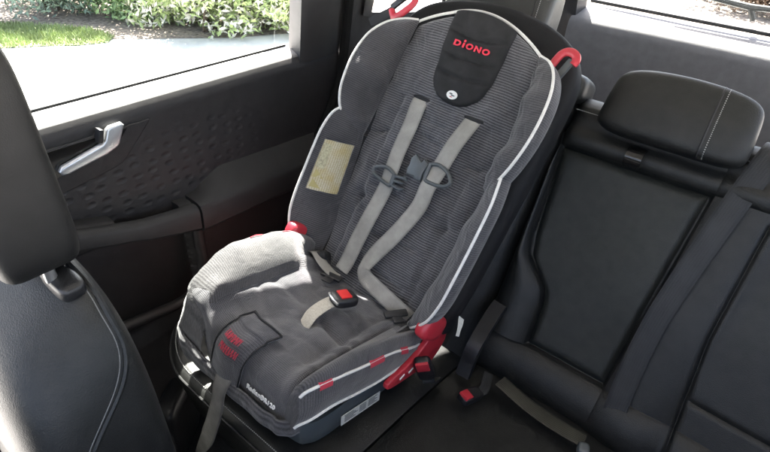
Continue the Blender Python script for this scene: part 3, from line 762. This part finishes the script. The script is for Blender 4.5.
# stitched shoulder of that seat, beside the child seat's shell
g = G(); g.pad(W(.205, .700, -.035), (CX0, VN, VU), (.060, .060, .034), 4, 10); sh = g.build('shoulder_bolster', M['leather_lit'], rs)
g = G()
sp = spline([W(.155, .705, .0255), W(.19, .706, .0262), W(.225, .706, .0255), W(.255, .704, .018)], 40)
for k in range(0, 38, 2): g.tube([sp[k], sp[k+1]], .0011, 5)
g.build('stitching', M['thread'], sh)

# centre and far side: one wide backrest with the fold-down armrest in it
rc_ = thing('rear_seat', (.75, -.2, -.2), 'black leather centre and far rear seat with a fold-down armrest in its backrest', 'car seat', 'rear seats of the car')
cushion_part(.25, 1.30, False, 'seat_cushion', rc_)
def pl(t): return lerp([.09, .20, .235, .30, .352, .57], [.368, .362, .352, .290, .278, .258], t)
def pr(t): return lerp([.09, .57], [.568, .592], t)
def wide_fn(x, t):
    n = .006
    l, r = pl(t), pr(t)
    if .09 < t < .572 and l < x < r:
        d = min((x-l), (r-x), (t-.09)*1., (.572-t))
        n = .002-.012*min(1, d/.006)+.008*min(1, max(0, d-.006)/.012)+.004*min(1, d/.06)
    else:
        if t >= .572: n += .015*math.sin(PI*min(1, (t-.572)/.045))**.6 if t < .617 else 0
        if t <= .09: n += .020*math.sin(PI*max(0, min(1, (t+.02)/.11)))**.6
        if x <= l and .09 < t < .60: n += .026*math.sin(PI*min(1, max(0, (l-x)/max(.02, l-.252))))**.7
        if x >= r: n += .012*math.sin(PI*min(1, (x-r)/.14))**.7 if x < r+.14 else .0
    n -= .010*dent(x-sm(t), .004) if t < .55 else 0
    if x > .72: n += .015*math.sin(PI*min(1, (x-.72)/.5))
    if x > .72: n -= .007*dent(t-.16, .004)
    n -= .004*dent(t-.655, .005)
    return n
sm = lambda t: min(.86, max(.70, .70+.10*(.3-t)))
def wide_cols(t):
    k = [.256, pl(t), pr(t), sm(t), 1.28]; out = []
    for a, b, n in ((k[0], k[1], 14), (k[1], k[2], 26), (k[2], k[3], 24), (k[3], k[4], 40)):
        w = b-a
        out += [a+w*(.5-.5*math.cos(PI*i/n)) for i in range(n)]
    return out+[k[4]]
ts = sorted(set([round(-.05+.74*i/110, 5) for i in range(111)]+[.088+.0015*i for i in range(10)]+[.566+.0015*i for i in range(10)]))
R = []; U = []
for t in ts:
    et = max(0, min(1, (.69-t)/.04)); row = []
    for x in wide_cols(t):
        ex = max(0, min(1, (x-.256)/.02, (1.28-x)/.025))
        row.append(W(x, t, wide_fn(x, t)-.018*(1-ex)**2-.035*(1-et)**2))
    R.append([row[0]-VN*.1]+row+[row[-1]-VN*.1]); c_ = wide_cols(t); U.append([(c_[0], t)]+[(x, t) for x in c_]+[(c_[-1], t)])
R.append([p-VN*.1 for p in R[-1]]); U.append(U[-1])
g = G(); g.grid(R, U); bw = g.build('backrest', M['leather'], rc_, angle=60)
# armrest: its own padded panel lying in the recess
R = []; U = []
for j in range(61):
    row = []; ur = []
    for i in range(41):
        t = .0985+(.565-.0985)*j/60; l, r = pl(t)+.0085, pr(t)-.0085; u = i/40; x = l+(r-l)*u
        d = min(x-l, r-x, t-.0985, .565-t); n = -.006+.012*min(1, d/.014)**.5+.003*math.sin(x*19+1)*math.sin(t*12)
        row.append(W(x, t, n)); ur.append((x, t))
    R.append(row); U.append(ur)
g = G(); g.grid(R, U); arm = g.build('armrest', M['leather_panel'], rc_, angle=70)
g = G(); g.strap(spline([W(.425, .572, .024), W(.425, .575, .040), W(.425, .590, .050), W(.425, .606, .042), W(.425, .612, .024)], 16), (1, 0, 0), .036, .005); g.build('pull_loop', M['gloss'], arm)
headrest(W(.468, .700, .022), (.145, .056, .074), rc_, M['leather'], seams=(.062,), posts=False, k=6.)
headrest(W(.95, .80, .015), (.142, .055, .09), rc_, M['leather'], seams=(-.105,))
for x0_, x1_ in ((.262, .315), (.56, .66)):
    g = G(); sp = spline([W(x0_, .655, .012), W((x0_+x1_)/2, .655, .013), W(x1_, .655, .012)], 40)
    for k in range(0, 38, 2): g.tube([sp[k], sp[k+1]], .0011, 5)
    g.build('stitching', M['thread'], bw)

# ---- car belts and buckles
g = G(); pts = spline([W(.660, .702, -.07), W(.656, .703, -.025), W(.652, .694, .008), W(.645, .66, .024), W(.628, .55, .028), W(.610, .40, .026), W(.600, .28, .024), W(.602, .15, .026), W(.612, .03, .028), W(.622, -.03, .012)], 60)
g.strap(pts, CX0, .047, .0014); sb = g.build('seat_belt', M['belt'], None)
tag(sb, 'black seat belt webbing lying down the backrest to the right of the armrest panel', 'seat belt')
g = G(); g.strap(spline([V3(.37, -.075, .050), V3(.45, -.085, .040), V3(.53, -.088, .038), V3(.585, -.085, .040)], 20), (0, -1, .1), .040, .0014); sb2 = g.build('seat_belt', M['beltold'], None)
tag(sb2, 'short olive strap of belt webbing lying along the foot of the armrest backrest', 'seat belt')
def belt_buckle(c, up, front, label, hx=.016, ln=.04, root=None):
    t = thing('seat_belt_buckle', tuple(root), label, 'buckle', 'seat belt buckles between the seats')
    up = V3(*up)/np.linalg.norm(up); fr = V3(*front); fr = fr-up*(fr@up); fr /= np.linalg.norm(fr); sd = np.cross(up, fr)
    g = G(); g.pad(c, (sd, fr, up), (hx, .011, ln), 5, 8); h = g.build('housing', M['blackplastic'], t)
    g = G(); g.box(V3(*c)+up*(ln*.62)+fr*.0105, (sd, fr, up), (hx*.74, .0035, ln*.36), .0015); g.build('release_button', M['red'] if True else None, t)
    g = G(); g.strap(spline([V3(*c)-up*ln*.9, V3(*c)-up*(ln*1.5)+fr*.004, V3(*root)], 10), sd, hx*1.5, .003); g.build('stalk', M['belt'], t)
    return t
belt_buckle((.246, -.220, .125), (-.1, -.35, 1), (.6, -1, .4), 'upright black buckle with a tall red button next to the child seat', .019, .042, (.24, -.15, .02))
belt_buckle((.338, -.155, .045), (-.2, -.95, .35), (.2, .3, 1), 'lying black buckle with a small red button at the backrest foot', .016, .035, (.33, -.05, .02))
t = thing('belt_anchor', (.63, -.09, .02), 'black belt latch plate on the cushion at the foot of the black belt', 'buckle')
g = G(); g.box((.632, -.098, .035), ((.9, .3, 0), (-.3, .9, 0), (0, 0, 1)), (.045, .009, .006), .003); g.build('latch_plate', M['blackplastic'], t)
g = G(); g.pad((.590, -.108, .040), ((.9, .3, 0), (-.3, .9, 0), (0, 0, 1)), (.012, .014, .012), 4, 5); g.build('latch_end', M['greyclip'], t)
# folded black belt tongue column standing beside the child seat
t = thing('belt_guide', (.30, -.03, .0), 'curved black plastic belt guide standing between the child seat and the armrest', 'belt guide')
g = G(); g.strap(spline([W(.285, .16, .035), W(.283, .13, .055), V3(.285, -.06, .10), V3(.285, -.085, .05), V3(.287, -.10, .022)], 24), CX0, [.036]*24, .018); g.build('guide', M['blackplastic'], t)

# ================================================================== FRONT SEAT
fs = thing('front_seat', (-.09, -.85, -.3), 'black leather front seat close to the camera, its back and headrest cut by the frame', 'car seat')
def fwarp(x, y, z): return x*(1-.05*max(0, z/.38)**3), y*(1+.35*max(0, -z/.38)), z-.02*(x/.24)**2+.75*y*max(0, z/.4)**2
g = G(); g.pad((-.09, -.80, .20), (CX0, V3(0, 1, 0), V3(0, 0, 1)), (.247, .085, .40), 5.5, 30, fwarp); fb = g.build('backrest', M['leather'], fs, angle=80)
seam = [(.03, -.722, .676), (.08, -.720, .656), (.125, -.718, .634), (.145, -.719, .605), (.152, -.723, .559), (.154, -.763, .503), (.155, -.82, .446), (.155, -.86, .38)]
from mathutils.bvhtree import BVHTree
_bv = BVHTree.FromPolygons([tuple(np.array(v.co)+np.array(fs.location)) for v in fb.data.vertices], [tuple(p.vertices) for p in fb.data.polygons])
fss = spline([np.array(_bv.find_nearest(Vector(tuple(p)))[0]) for p in spline([V3(*p) for p in seam], 40)], 90)
for _ in range(60): fss = [fss[0]]+[(fss[i-1]+fss[i]*2+fss[i+1])/4 for i in range(1, 89)]+[fss[-1]]
fss = [np.array(_bv.find_nearest(Vector(tuple(p)))[0]) for p in fss]
g = G(); g.tube(fss, .0035, 6); g.build('seam', M['leather'], fb)
off = [p+V3(.001, -.007, .0015) for p in fss]
off = [np.array(_bv.find_nearest(Vector(tuple(p)))[0]) for p in off]
for _ in range(20): off = [off[0]]+[(off[i-1]+off[i]*2+off[i+1])/4 for i in range(1, 89)]+[off[-1]]
g = G(); g.tube(off, .0008, 6); g.build('stitching', plain('grey thread', (.12, .12, .12), .7, noise=.3, nscale=900), fb)
g = G(); g.pad((-.088, -.772, .760), (CX0, V3(0, 1, 0), V3(0, 0, 1)), (.145, .048, .135), 7, 16, lambda x, y, z: (x*(1-.07*z/.125), y, z)); fh = g.build('headrest', plain('headrest vinyl', (.0095, .0095, .0095), .55, noise=.2, bump=.12, bscale=700, spec=.35), fs, angle=80)
for sx in (-.22, .045):
    g = G(); g.tube([(sx, -.77, .62), (sx, -.77, .70)], .007, 10); g.build('post', M['silver'], fh)
    g = G(); g.pad((sx, -.760, .612), (CX0, (0, 1, 0), (0, 0, 1)), (.034, .016, .012), 4, 8); g.build('post_guide', M['blackplastic'], fh)

# ================================================================== DOOR
dr = thing('car_door', (-.45, -.25, -.2), 'dark rear car door with satin handle lever and open view through its window', 'car door')
XD = -.43; ZS = .588
def door_end(z): return lerp([-.4, .05, .18, .268, .40, .489, .60, .75, 1.1], [-.13, -.06, .0, .048, .15, .205, .225, .235, .25], z)
def door_x(y, z):
    x = XD
    # handle bay and waist bulge
    x += .014*math.exp(-((z-.53)/.05)**2)*0
    if z < .30: x += -.030*min(1, (.30-z)/.02)*(1 if y < -.34 else max(0, 1-(y+.34)/.02))
    if z < .30 and y > -.34: x += .012*min(1, (.30-z)/.03)
    if z < -.02: x += .025*min(1, (-.02-z)/.04)
    if z > .56: x -= .012*((z-.56)/.028)**2
    return x
R = []; U = []
for j in range(151):
    z = -.40+(ZS+.40)*j/150; row = []; ur = []
    for i in range(181):
        y1 = door_end(z); y = -1.05+(y1+1.05)*i/180
        row.append((door_x(y, z), y, z)); ur.append((y, z))
    R.append(row); U.append(ur)
g = G(); g.grid(R, U); dp = g.build('door_panel', M['dimple'], dr, angle=60)
# sill: the sun-lit flat top of the door between trim and glass
R = []
for k in range(61):
    y = -1.05+1.14*k/60
    R.append([(door_x(y, ZS), y, ZS), (XD-.016, y, ZS+.004), (XD-.03, y, ZS+.0055), (XD-.070, y, ZS+.007), (XD-.078, y, ZS-.01)])
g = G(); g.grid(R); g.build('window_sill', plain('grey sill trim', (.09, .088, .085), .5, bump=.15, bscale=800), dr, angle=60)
g = G(); g.box((XD-.080, -.475, ZS+.012), ((0, 1, 0), (1, 0, 0), (0, 0, 1)), (.56, .004, .0035), .002); g.build('glass_seal', M['rubber'], dr)
# glass and its frame
g = G(); g.box((XD-.062, -.495, .80), ((0, 1, 0), (.17, 0, 1), (1, 0, -.17)), (.555, .215, .002)); g.build('window_glass', M['glass'], dr, smooth=False)
# rear corner of the frame: padded black trim with an upright edge
R = []
for k in range(31):
    z = .575+.44*k/30; lean = .10*(z-.6); xx = XD+.005+.06*(z-.6)
    ye = door_end(z)
    R.append([(xx-.085, .100+lean*.4, z), (xx-.028, .074+lean*.4, z), (xx-.006, .068+lean*.4, z), (xx+.004, .085+lean*.4, z), (xx+.004, ye-.03, z), (xx-.004, ye-.004, z), (xx-.03, ye, z)])
g = G(); g.grid(R); g.add(R[0], [tuple(range(7))]); g.build('window_frame', M['doortrim'], dr, angle=50)
g = G(); g.box((XD+.03, -.44, 1.03), ((0, 1, 0), (1, 0, 0), (0, 0, 1)), (.62, .05, .03), .01); g.build('window_frame', M['doortrim'], dr)
# armrest: rail with a pull cup, then the broad rear pad
def arm_body(stations, name, parent, mat):
    R = []
    for y, xo, zt, zb, xi in stations:
        P = [(xi, zt+.002), (xo-.012, zt+.002), (xo-.004, zt-.003), (xo, zt-.012), (xo-.002, zb+.012), (xo-.012, zb+.002), (xi, zb)]
        R.append([(x, y, z) for x, z in P])
    g = G(); g.grid(R, flip=True)
    g.add(R[0], [tuple(range(7))]); g.add(R[-1], [tuple(range(7))[::-1]])
    return g.build(name, mat, parent, angle=35)
ztop = lambda y: lerp([-.9, -.66, -.56, -.47, -.40, -.333, -.02, .1], [.425, .405, .372, .345, .334, .325, .306, .300], y)
ar = arm_body([(y, -.366, ztop(y), ztop(y)-lerp([-.9, -.5, -.34], [.045, .05, .072], y), -.392) for y in np.linspace(-.95, -.3385, 30)], 'armrest', dr, M['doorsoft'])
arm_body([(y, -.392, ztop(y)+.003, ztop(y)-.03, -.44) for y in np.linspace(-.95, -.525, 14)], 'grip_end', ar, M['doorsoft'])
arm_body([(y, -.3915, ztop(y)+.001, ztop(y)-.03, -.44) for y in np.linspace(-.372, -.3385, 4)], 'grip_end', ar, M['doorsoft'])
arm_body([(y, -.3915, ztop(y)-.035, ztop(y)-.05, -.44) for y in np.linspace(-.525, -.372, 6)], 'grip_cup', ar, M['rubber'])
R = [(y, lerp([-.333, .0, .15], [-.364, -.375, -.39], y), ztop(y)+.004, ztop(y)-.078, -.445) for y in np.linspace(-.3335, .15, 30)]
R2 = []
for y, xo, zt, zb, xi in R:
    rp = max(0., min(1., (y+.3335)/.12)); rp = rp*rp*(3-2*rp)
    P = [(-.434, zt+.004+.051*rp), (-.415, zt+.003+.037*rp), (xo-.018, zt+.002+.006*rp), (xo-.005, zt-.003), (xo, zt-.014), (xo-.002, zb+.014), (xo-.012, zb+.002), (xi, zb)]
    R2.append([(x, y, z) for x, z in P])
g = G(); g.grid(R2, flip=True); g.add(R2[0], [tuple(range(8))]); g.add(R2[-1], [tuple(range(8))[::-1]]); g.build('armrest_pad', M['doorsoft'], ar, angle=35)
# lower pocket edge
g = G(); g.tube(spline([V3(-.395, -.95, .10), V3(-.385, -.6, .09), V3(-.39, -.42, .06), V3(-.40, -.345, .10), V3(-.408, -.33, .24)], 40), .014, 10); g.build('pocket_rim', M['doortrim'], dr)
# black bezel and the lever in it
def door_slab(name, P, x0, th, mat, parent, bev):
    g = G(); g.slab([V3(x0, y, z) for y, z in P], (th, 0, 0), bev); return g.build(name, mat, parent, angle=35)
bz_ = door_slab('handle_bezel', [(-.80, .425), (-.484, .468), (-.462, .474), (-.448, .484), (-.384, .546), (-.380, .552), (-.80, .552)], XD-.004, .0085, M['doortrim'], dr, .003)
door_slab('bezel_pocket', [(-.80, .470), (-.60, .490), (-.50, .506), (-.47, .514), (-.452, .530), (-.434, .549), (-.80, .549)], XD+.003, .003, M['gloss'], bz_, .001)
hl = door_slab('door_handle', [(-.590, .507), (-.583, .516), (-.498, .536), (-.490, .542), (-.482, .562), (-.474, .567), (-.449, .568), (-.444, .562), (-.462, .525), (-.468, .520), (-.492, .511), (-.573, .497), (-.586, .498)], XD+.005, .014, M['satin'], dr, .005)
g = G(); g.box((XD+.012, -.497, .554), ((0, .35, 1), (0, 1, -.35), (1, 0, 0)), (.014, .0045, .010), .002); g.build('lock_tab', M['blackplastic'], hl)

# ================================================================== PILLARS, REAR QUARTER, TAILGATE
pt_ = thing('pillar_trim', (-.43, .4, -.2), 'dark plastic pillar trim between the rear door and the quarter window', 'pillar trim')
R = []
for k in range(61):
    z = -.40+1.52*k/60; y0 = door_end(z)+.006; xx = -.425+.07*max(0, z-.6)
    y1 = lerp([-.4, .58, .66, .8, 1.12], [1.0, 1.0, .37, .40, .46], z) if z > .60 else 1.0
    R.append([(xx-.05, y0-.002, z), (xx-.004, y0, z), (xx+.006, y0+.012, z), (xx+.008, y0+.035, z), (xx-.004, y0+.055, z), (xx, y0+.09, z), (xx+.006, y0+.5*(y1-y0), z), (xx-.002, y1-.02, z), (xx-.03, y1, z)])
g = G(); g.grid(R); g.build('trim_panel', M['doortrim'], pt_, angle=50)
# rubber weather strip round the door opening
M['rubber_matte'] = plain('matte rubber', (.009, .009, .009), .95, spec=.15)
zs = np.linspace(-.3, 1.1, 50)
g = G(); g.tube([(-.418+.07*max(0, z-.6), door_end(z)+.006, z) for z in zs], .013, 8); g.build('weather_strip', M['rubber_matte'], pt_)
g = G(); g.box((-.455, .68, .86), ((0, 1, 0), (.15, 0, 1), (1, 0, -.15)), (.32, .26, .002)); g.build('quarter_glass', M['glass'], pt_, smooth=False)

tg = thing('tailgate', (.43, 1.02, -.1), 'grey trimmed tailgate behind the seats with a sun-lit ledge and rear window', 'tailgate')
R = []
for k in range(41):
    x = -.06+1.0*k/40; bow = .03*((x-.43)/.5)**2
    R.append([(x, 1.0-bow, -.25), (x, 1.0-bow, .59), (x, 1.003-bow, .612), (x, 1.014-bow, .626), (x, 1.13-bow, .648), (x, 1.15-bow, .64)])
g = G(); g.grid(R); g.build('trim_panel', M['bulk'], tg, angle=50)
R = []
for k in range(21):
    z = -.25+1.35*k/20; lean = -.55*max(0, z-.66)
    R.append([(-.42, .72+lean*.2, z), (-.30, .86+lean*.5, z), (-.15, .95+lean, z), (-.075, .985+lean, z), (-.05, 1.0+lean, z), (-.05, 1.09+lean, z)])
g = G(); g.grid(R); g.build('side_trim', M['doortrim'], tg, angle=50)
g = G(); g.box((.43, .965, .92), ((1, 0, 0), (0, -.55, 1), (0, 1, .55)), (.49, .265, .002)); g.build('rear_window', M['glass'], tg, smooth=False)
g = G(); g.box((.43, 1.115, .662), ((1, 0, 0), (0, 1, 0), (0, 0, 1)), (.48, .005, .006), .003); g.build('glass_seal', M['rubber'], tg)
g = G(); g.tube([(.20, 1.13, .74), (.43, 1.125, .725), (.62, 1.13, .735)], [.006, .010, .006], 8); g.tube([(.43, 1.125, .725), (.45, 1.14, .69)], .009, 8); g.build('rear_wiper', M['rubber'], tg)

# far side and shell of the cabin
cb = thing('cabin_side', (1.30, -.2, -.2), 'dark lower side of the car cabin beyond the far rear seat', 'car side')
g = G(); g.box((1.32, -.45, .08), ((0, 1, 0), (1, 0, 0), (0, 0, 1)), (1.5, .03, .48), .02); g.build('side_panel', M['doortrim'], cb)
R = [[(-.46, -1.35, 1.06), (-.30, -1.35, 1.15), (.43, -1.35, 1.19), (1.16, -1.35, 1.15), (1.32, -1.35, 1.06)], [(-.40, -.6, 1.06), (-.28, -.6, 1.17), (.43, -.6, 1.21), (1.16, -.6, 1.17), (1.28, -.6, 1.06)], [(-.40, .1, 1.06), (-.28, .1, 1.17), (.43, .1, 1.21), (1.14, .1, 1.17), (1.28, .1, 1.06)], [(-.34, .76, 1.06), (-.25, .76, 1.10), (.43, .76, 1.14), (1.11, .76, 1.10), (1.2, .76, 1.06)]]
g = G(); g.grid(R); ce = g.build('ceiling', M['lining'], None); tag(ce, kind='structure')
md = ce.modifiers.new('thick', 'SOLIDIFY'); md.thickness = .03; md.offset = 1
# cabin floor
g = G(); xs = np.linspace(-.50, 1.36, 30); ys = np.linspace(-1.9, 1.15, 40)
g.grid([[(x, y, -.335+.006*math.sin(x*23)*math.sin(y*19)) for x in xs] for y in ys]); fl = g.build('floor', M['carpet'], None); tag(fl, kind='structure')
t = thing('seat_rail_cover', (-.30, -.52, -.33), 'black plastic seat rail cover on the carpet below the bench', 'rail cover')
g = G(); g.pad((-.31, -.545, -.235), ((.55, -.8, 0), (.8, .55, 0), (0, 0, 1)), (.075, .032, .10), 5, 8); g.build('cover', M['blackplastic'], t)
# dashboard, ahead of the camera's back
db = thing('dashboard', (.43, -1.75, -.2), 'black dashboard across the front of the cabin', 'dashboard')
g = G(); g.pad((.43, -1.75, .18), (CX0, (0, 1, 0), (0, 0, 1)), (.88, .20, .38), 6, 10); g.build('fascia', M['blackplastic'], db)

# ================================================================== OUTSIDE
GZ = -.66
g = G(); g.grid([[(x, y, GZ) for x in (-60, 60)] for y in (-60, 60)]); gr = g.build('ground', M['concrete'], None, smooth=False); tag(gr, kind='structure')
def ground_at(u, v_): return None
# planting bed and lawn beyond the driveway
def sheet(name, P, z, mat, kind='structure'):
    g = G(); g.add([(x, y, z) for x, y in P], [tuple(range(len(P)))]); o = g.build(name, mat, None, smooth=False); tag(o, kind=kind); return o
sheet('mulch_bed', [(-3.95, 3.3), (-4.25, 2.62), (-4.62, 2.15), (-4.80, 1.90), (-5.05, 1.62), (-5.5, 1.5), (-6.6, .9), (-12, -1), (-14, 4), (-9, 9), (-4.2, 6)], GZ+.004, M['mulch'])
lawn_poly = [(-5.55, .45), (-5.19, 1.06), (-5.02, 1.28), (-4.92, 1.56), (-5.06, 1.70), (-5.46, 1.66), (-5.85, 1.37), (-6.5, .9), (-7.2, .2), (-6.4, -.3)]
sheet('lawn', lawn_poly, GZ+.008, M['grass'])
def inside(p, poly):
    c = False; n = len(poly)
    for i in range(n):
        (x1, y1), (x2, y2) = poly[i], poly[(i+1) % n]
        if (y1 > p[1]) != (y2 > p[1]) and p[0] < (x2-x1)*(p[1]-y1)/(y2-y1)+x1: c = not c
    return c
g = G()
for _ in range(26000):
    p = (rng.uniform(-7.2, -4.9), rng.uniform(-.3, 1.7))
    if not inside(p, lawn_poly): continue
    a = rng.uniform(0, 2*PI); h = rng.uniform(.03, .07); w = .006; lx, ly = rng.normal(0, .02, 2)
    g.add([(p[0]-w*math.cos(a), p[1]-w*math.sin(a), GZ+.006), (p[0]+w*math.cos(a), p[1]+w*math.sin(a), GZ+.006), (p[0]+lx, p[1]+ly, GZ+h)], [(0, 1, 2)])
gs = g.build('grass', M['grass'], None, smooth=False, merge=False); tag(gs, kind='stuff')

def shrub(name, c, rad, n, leaf, mat, label, flowers=0, ground=GZ, stems=9, group='shrubs outside the car'):
    t = thing(name, (c[0], c[1], ground), label, 'shrub', group)
    lumps = [(V3(c[0]+rng.uniform(-.75, .75)*rad[0], c[1]+rng.uniform(-.75, .75)*rad[1], ground+rad[2]*rng.uniform(.10, 1.35)), rng.uniform(.32, .52)) for _ in range(24)]
    g = G(); gf = G()
    for k in range(n):
        L, r = lumps[rng.integers(len(lumps))]
        d = rng.normal(size=3); d /= np.linalg.norm(d); rr = r*rng.uniform(.55, 1.05)
        p = L+d*np.array([rad[0], rad[1], rad[2]])*rr*1.1
        if p[2] < ground+.03: p[2] = ground+rng.uniform(.03, .3)
        nn = d*.5+rng.normal(size=3)*.6+V3(0, 0, .5); nn /= np.linalg.norm(nn); a = np.cross(nn, rng.normal(size=3)); a /= np.linalg.norm(a); b = np.cross(nn, a)
        s = leaf*rng.uniform(.6, 1.3); w = s*.38
        fl_ = flowers and rng.random() < flowers
        (gf if fl_ else g).add([p-a*s, p-b*w+nn*s*.12, p+a*s, p+b*w+nn*s*.12], [(0, 1, 2, 3)])
    g.build('foliage', mat, t, smooth=False, merge=False)
    if flowers: gf.build('blossom', M['flower'], t, smooth=False, merge=False)
    gs_ = G()
    for k in range(stems):
        L = lumps[k][0]; b0 = V3(c[0]+rng.uniform(-.15, .15), c[1]+rng.uniform(-.15, .15), ground)
        gs_.tube(spline([b0, (b0+L)/2+V3(*rng.normal(0, .05, 3)), L], 6), [.016, .013, .010, .008, .006, .004], 6)
    gs_.build('stem', M['bark'], t)
    return t
shrub('shrub', (-6.55, 1.75), (.75, .62, .60), 9000, .036, M['leaf_b'], 'blue-green shrub beyond the lawn, leftmost in the door window')
shrub('shrub', (-5.78, 2.42), (.78, .66, .60), 11000, .036, M['leaf_a'], 'dense dark green shrub between the blue-green and the flowering shrub')
shrub('flowering_shrub', (-4.78, 2.62), (.64, .62, .52), 9000, .042, M['leaf_c'], 'pale shrub covered in white blossom, nearest the driveway edge', .42)
shrub('flowering_shrub', (-4.30, 3.20), (.62, .70, .50), 9000, .042, M['leaf_c'], 'leafier pale shrub with fewer white blossoms beside the window frame', .22)
shrub('shrub', (-8.2, 3.6), (1.3, 1.3, 1.1), 7000, .07, M['leaf_a'], 'tall green shrub standing behind the front row of shrubs')
shrub('bare_shrub', (.2, 9.5), (1.6, .8, .5), 4500, .07, M['leaf_d'], 'brown twiggy shrub seen through the rear window')
sheet('verge', [(-6, 7.0), (7, 6.2), (9, 14), (-7, 14)], GZ+.004, M['mulch'])

# ================================================================== LIGHT AND CAMERA
sd = V3(-.538, .50, 1.0); sd /= np.linalg.norm(sd)
w = bpy.data.worlds.new('World'); scn.world = w; w.use_nodes = True
nt = w.node_tree; bg = nt.nodes['Background']; sk_ = nt.nodes.new('ShaderNodeTexSky'); sk_.sky_type = 'NISHITA'; sk_.sun_disc = False
sk_.sun_elevation = math.asin(sd[2]); sk_.sun_rotation = math.atan2(sd[0], sd[1]); sk_.air_density = .7; sk_.dust_density = 3.; sk_.ozone_density = .3
hs_ = nt.nodes.new('ShaderNodeHueSaturation'); hs_.inputs['Saturation'].default_value = .7; nt.links.new(sk_.outputs[0], hs_.inputs['Color']); nt.links.new(hs_.outputs[0], bg.inputs[0]); bg.inputs[1].default_value = .095
su = bpy.data.lights.new('sun', 'SUN'); su.energy = 5.; su.angle = math.radians(.5); su.color = (1, .95, .88)
so = bpy.data.objects.new('sun', su); COL.objects.link(so); so.rotation_euler = Vector(tuple(-sd)).to_track_quat('-Z', 'Y').to_euler()

cam = bpy.data.cameras.new('camera'); co = bpy.data.objects.new('camera', cam); COL.objects.link(co)
cyaw, cp, cr = .6500, .6167, -.0635
f = V3(-math.sin(cyaw)*math.cos(cp), math.cos(cyaw)*math.cos(cp), -math.sin(cp)); r0 = V3(math.cos(cyaw), math.sin(cyaw), 0); d0 = np.cross(f, r0)
r = r0*math.cos(cr)+d0*math.sin(cr); d = -r0*math.sin(cr)+d0*math.cos(cr)
mw = Matrix(((r[0], -d[0], -f[0], .6236), (r[1], -d[1], -f[1], -.8942), (r[2], -d[2], -f[2], 1.0459), (0, 0, 0, 1)))
co.matrix_world = mw; cam.sensor_width = 36; cam.lens = 522.884/770*36; cam.clip_start = .01; cam.clip_end = 300
scn.camera = co
scn.render.engine = 'CYCLES'; scn.cycles.use_denoising = True; scn.cycles.max_bounces = 10; scn.cycles.diffuse_bounces = 6; scn.cycles.transparent_max_bounces = 12
scn.cycles.sample_clamp_indirect = 8.
vs = scn.view_settings; vs.view_transform = 'Standard'; vs.look = 'None'; vs.exposure = 3.45; vs.gamma = 1
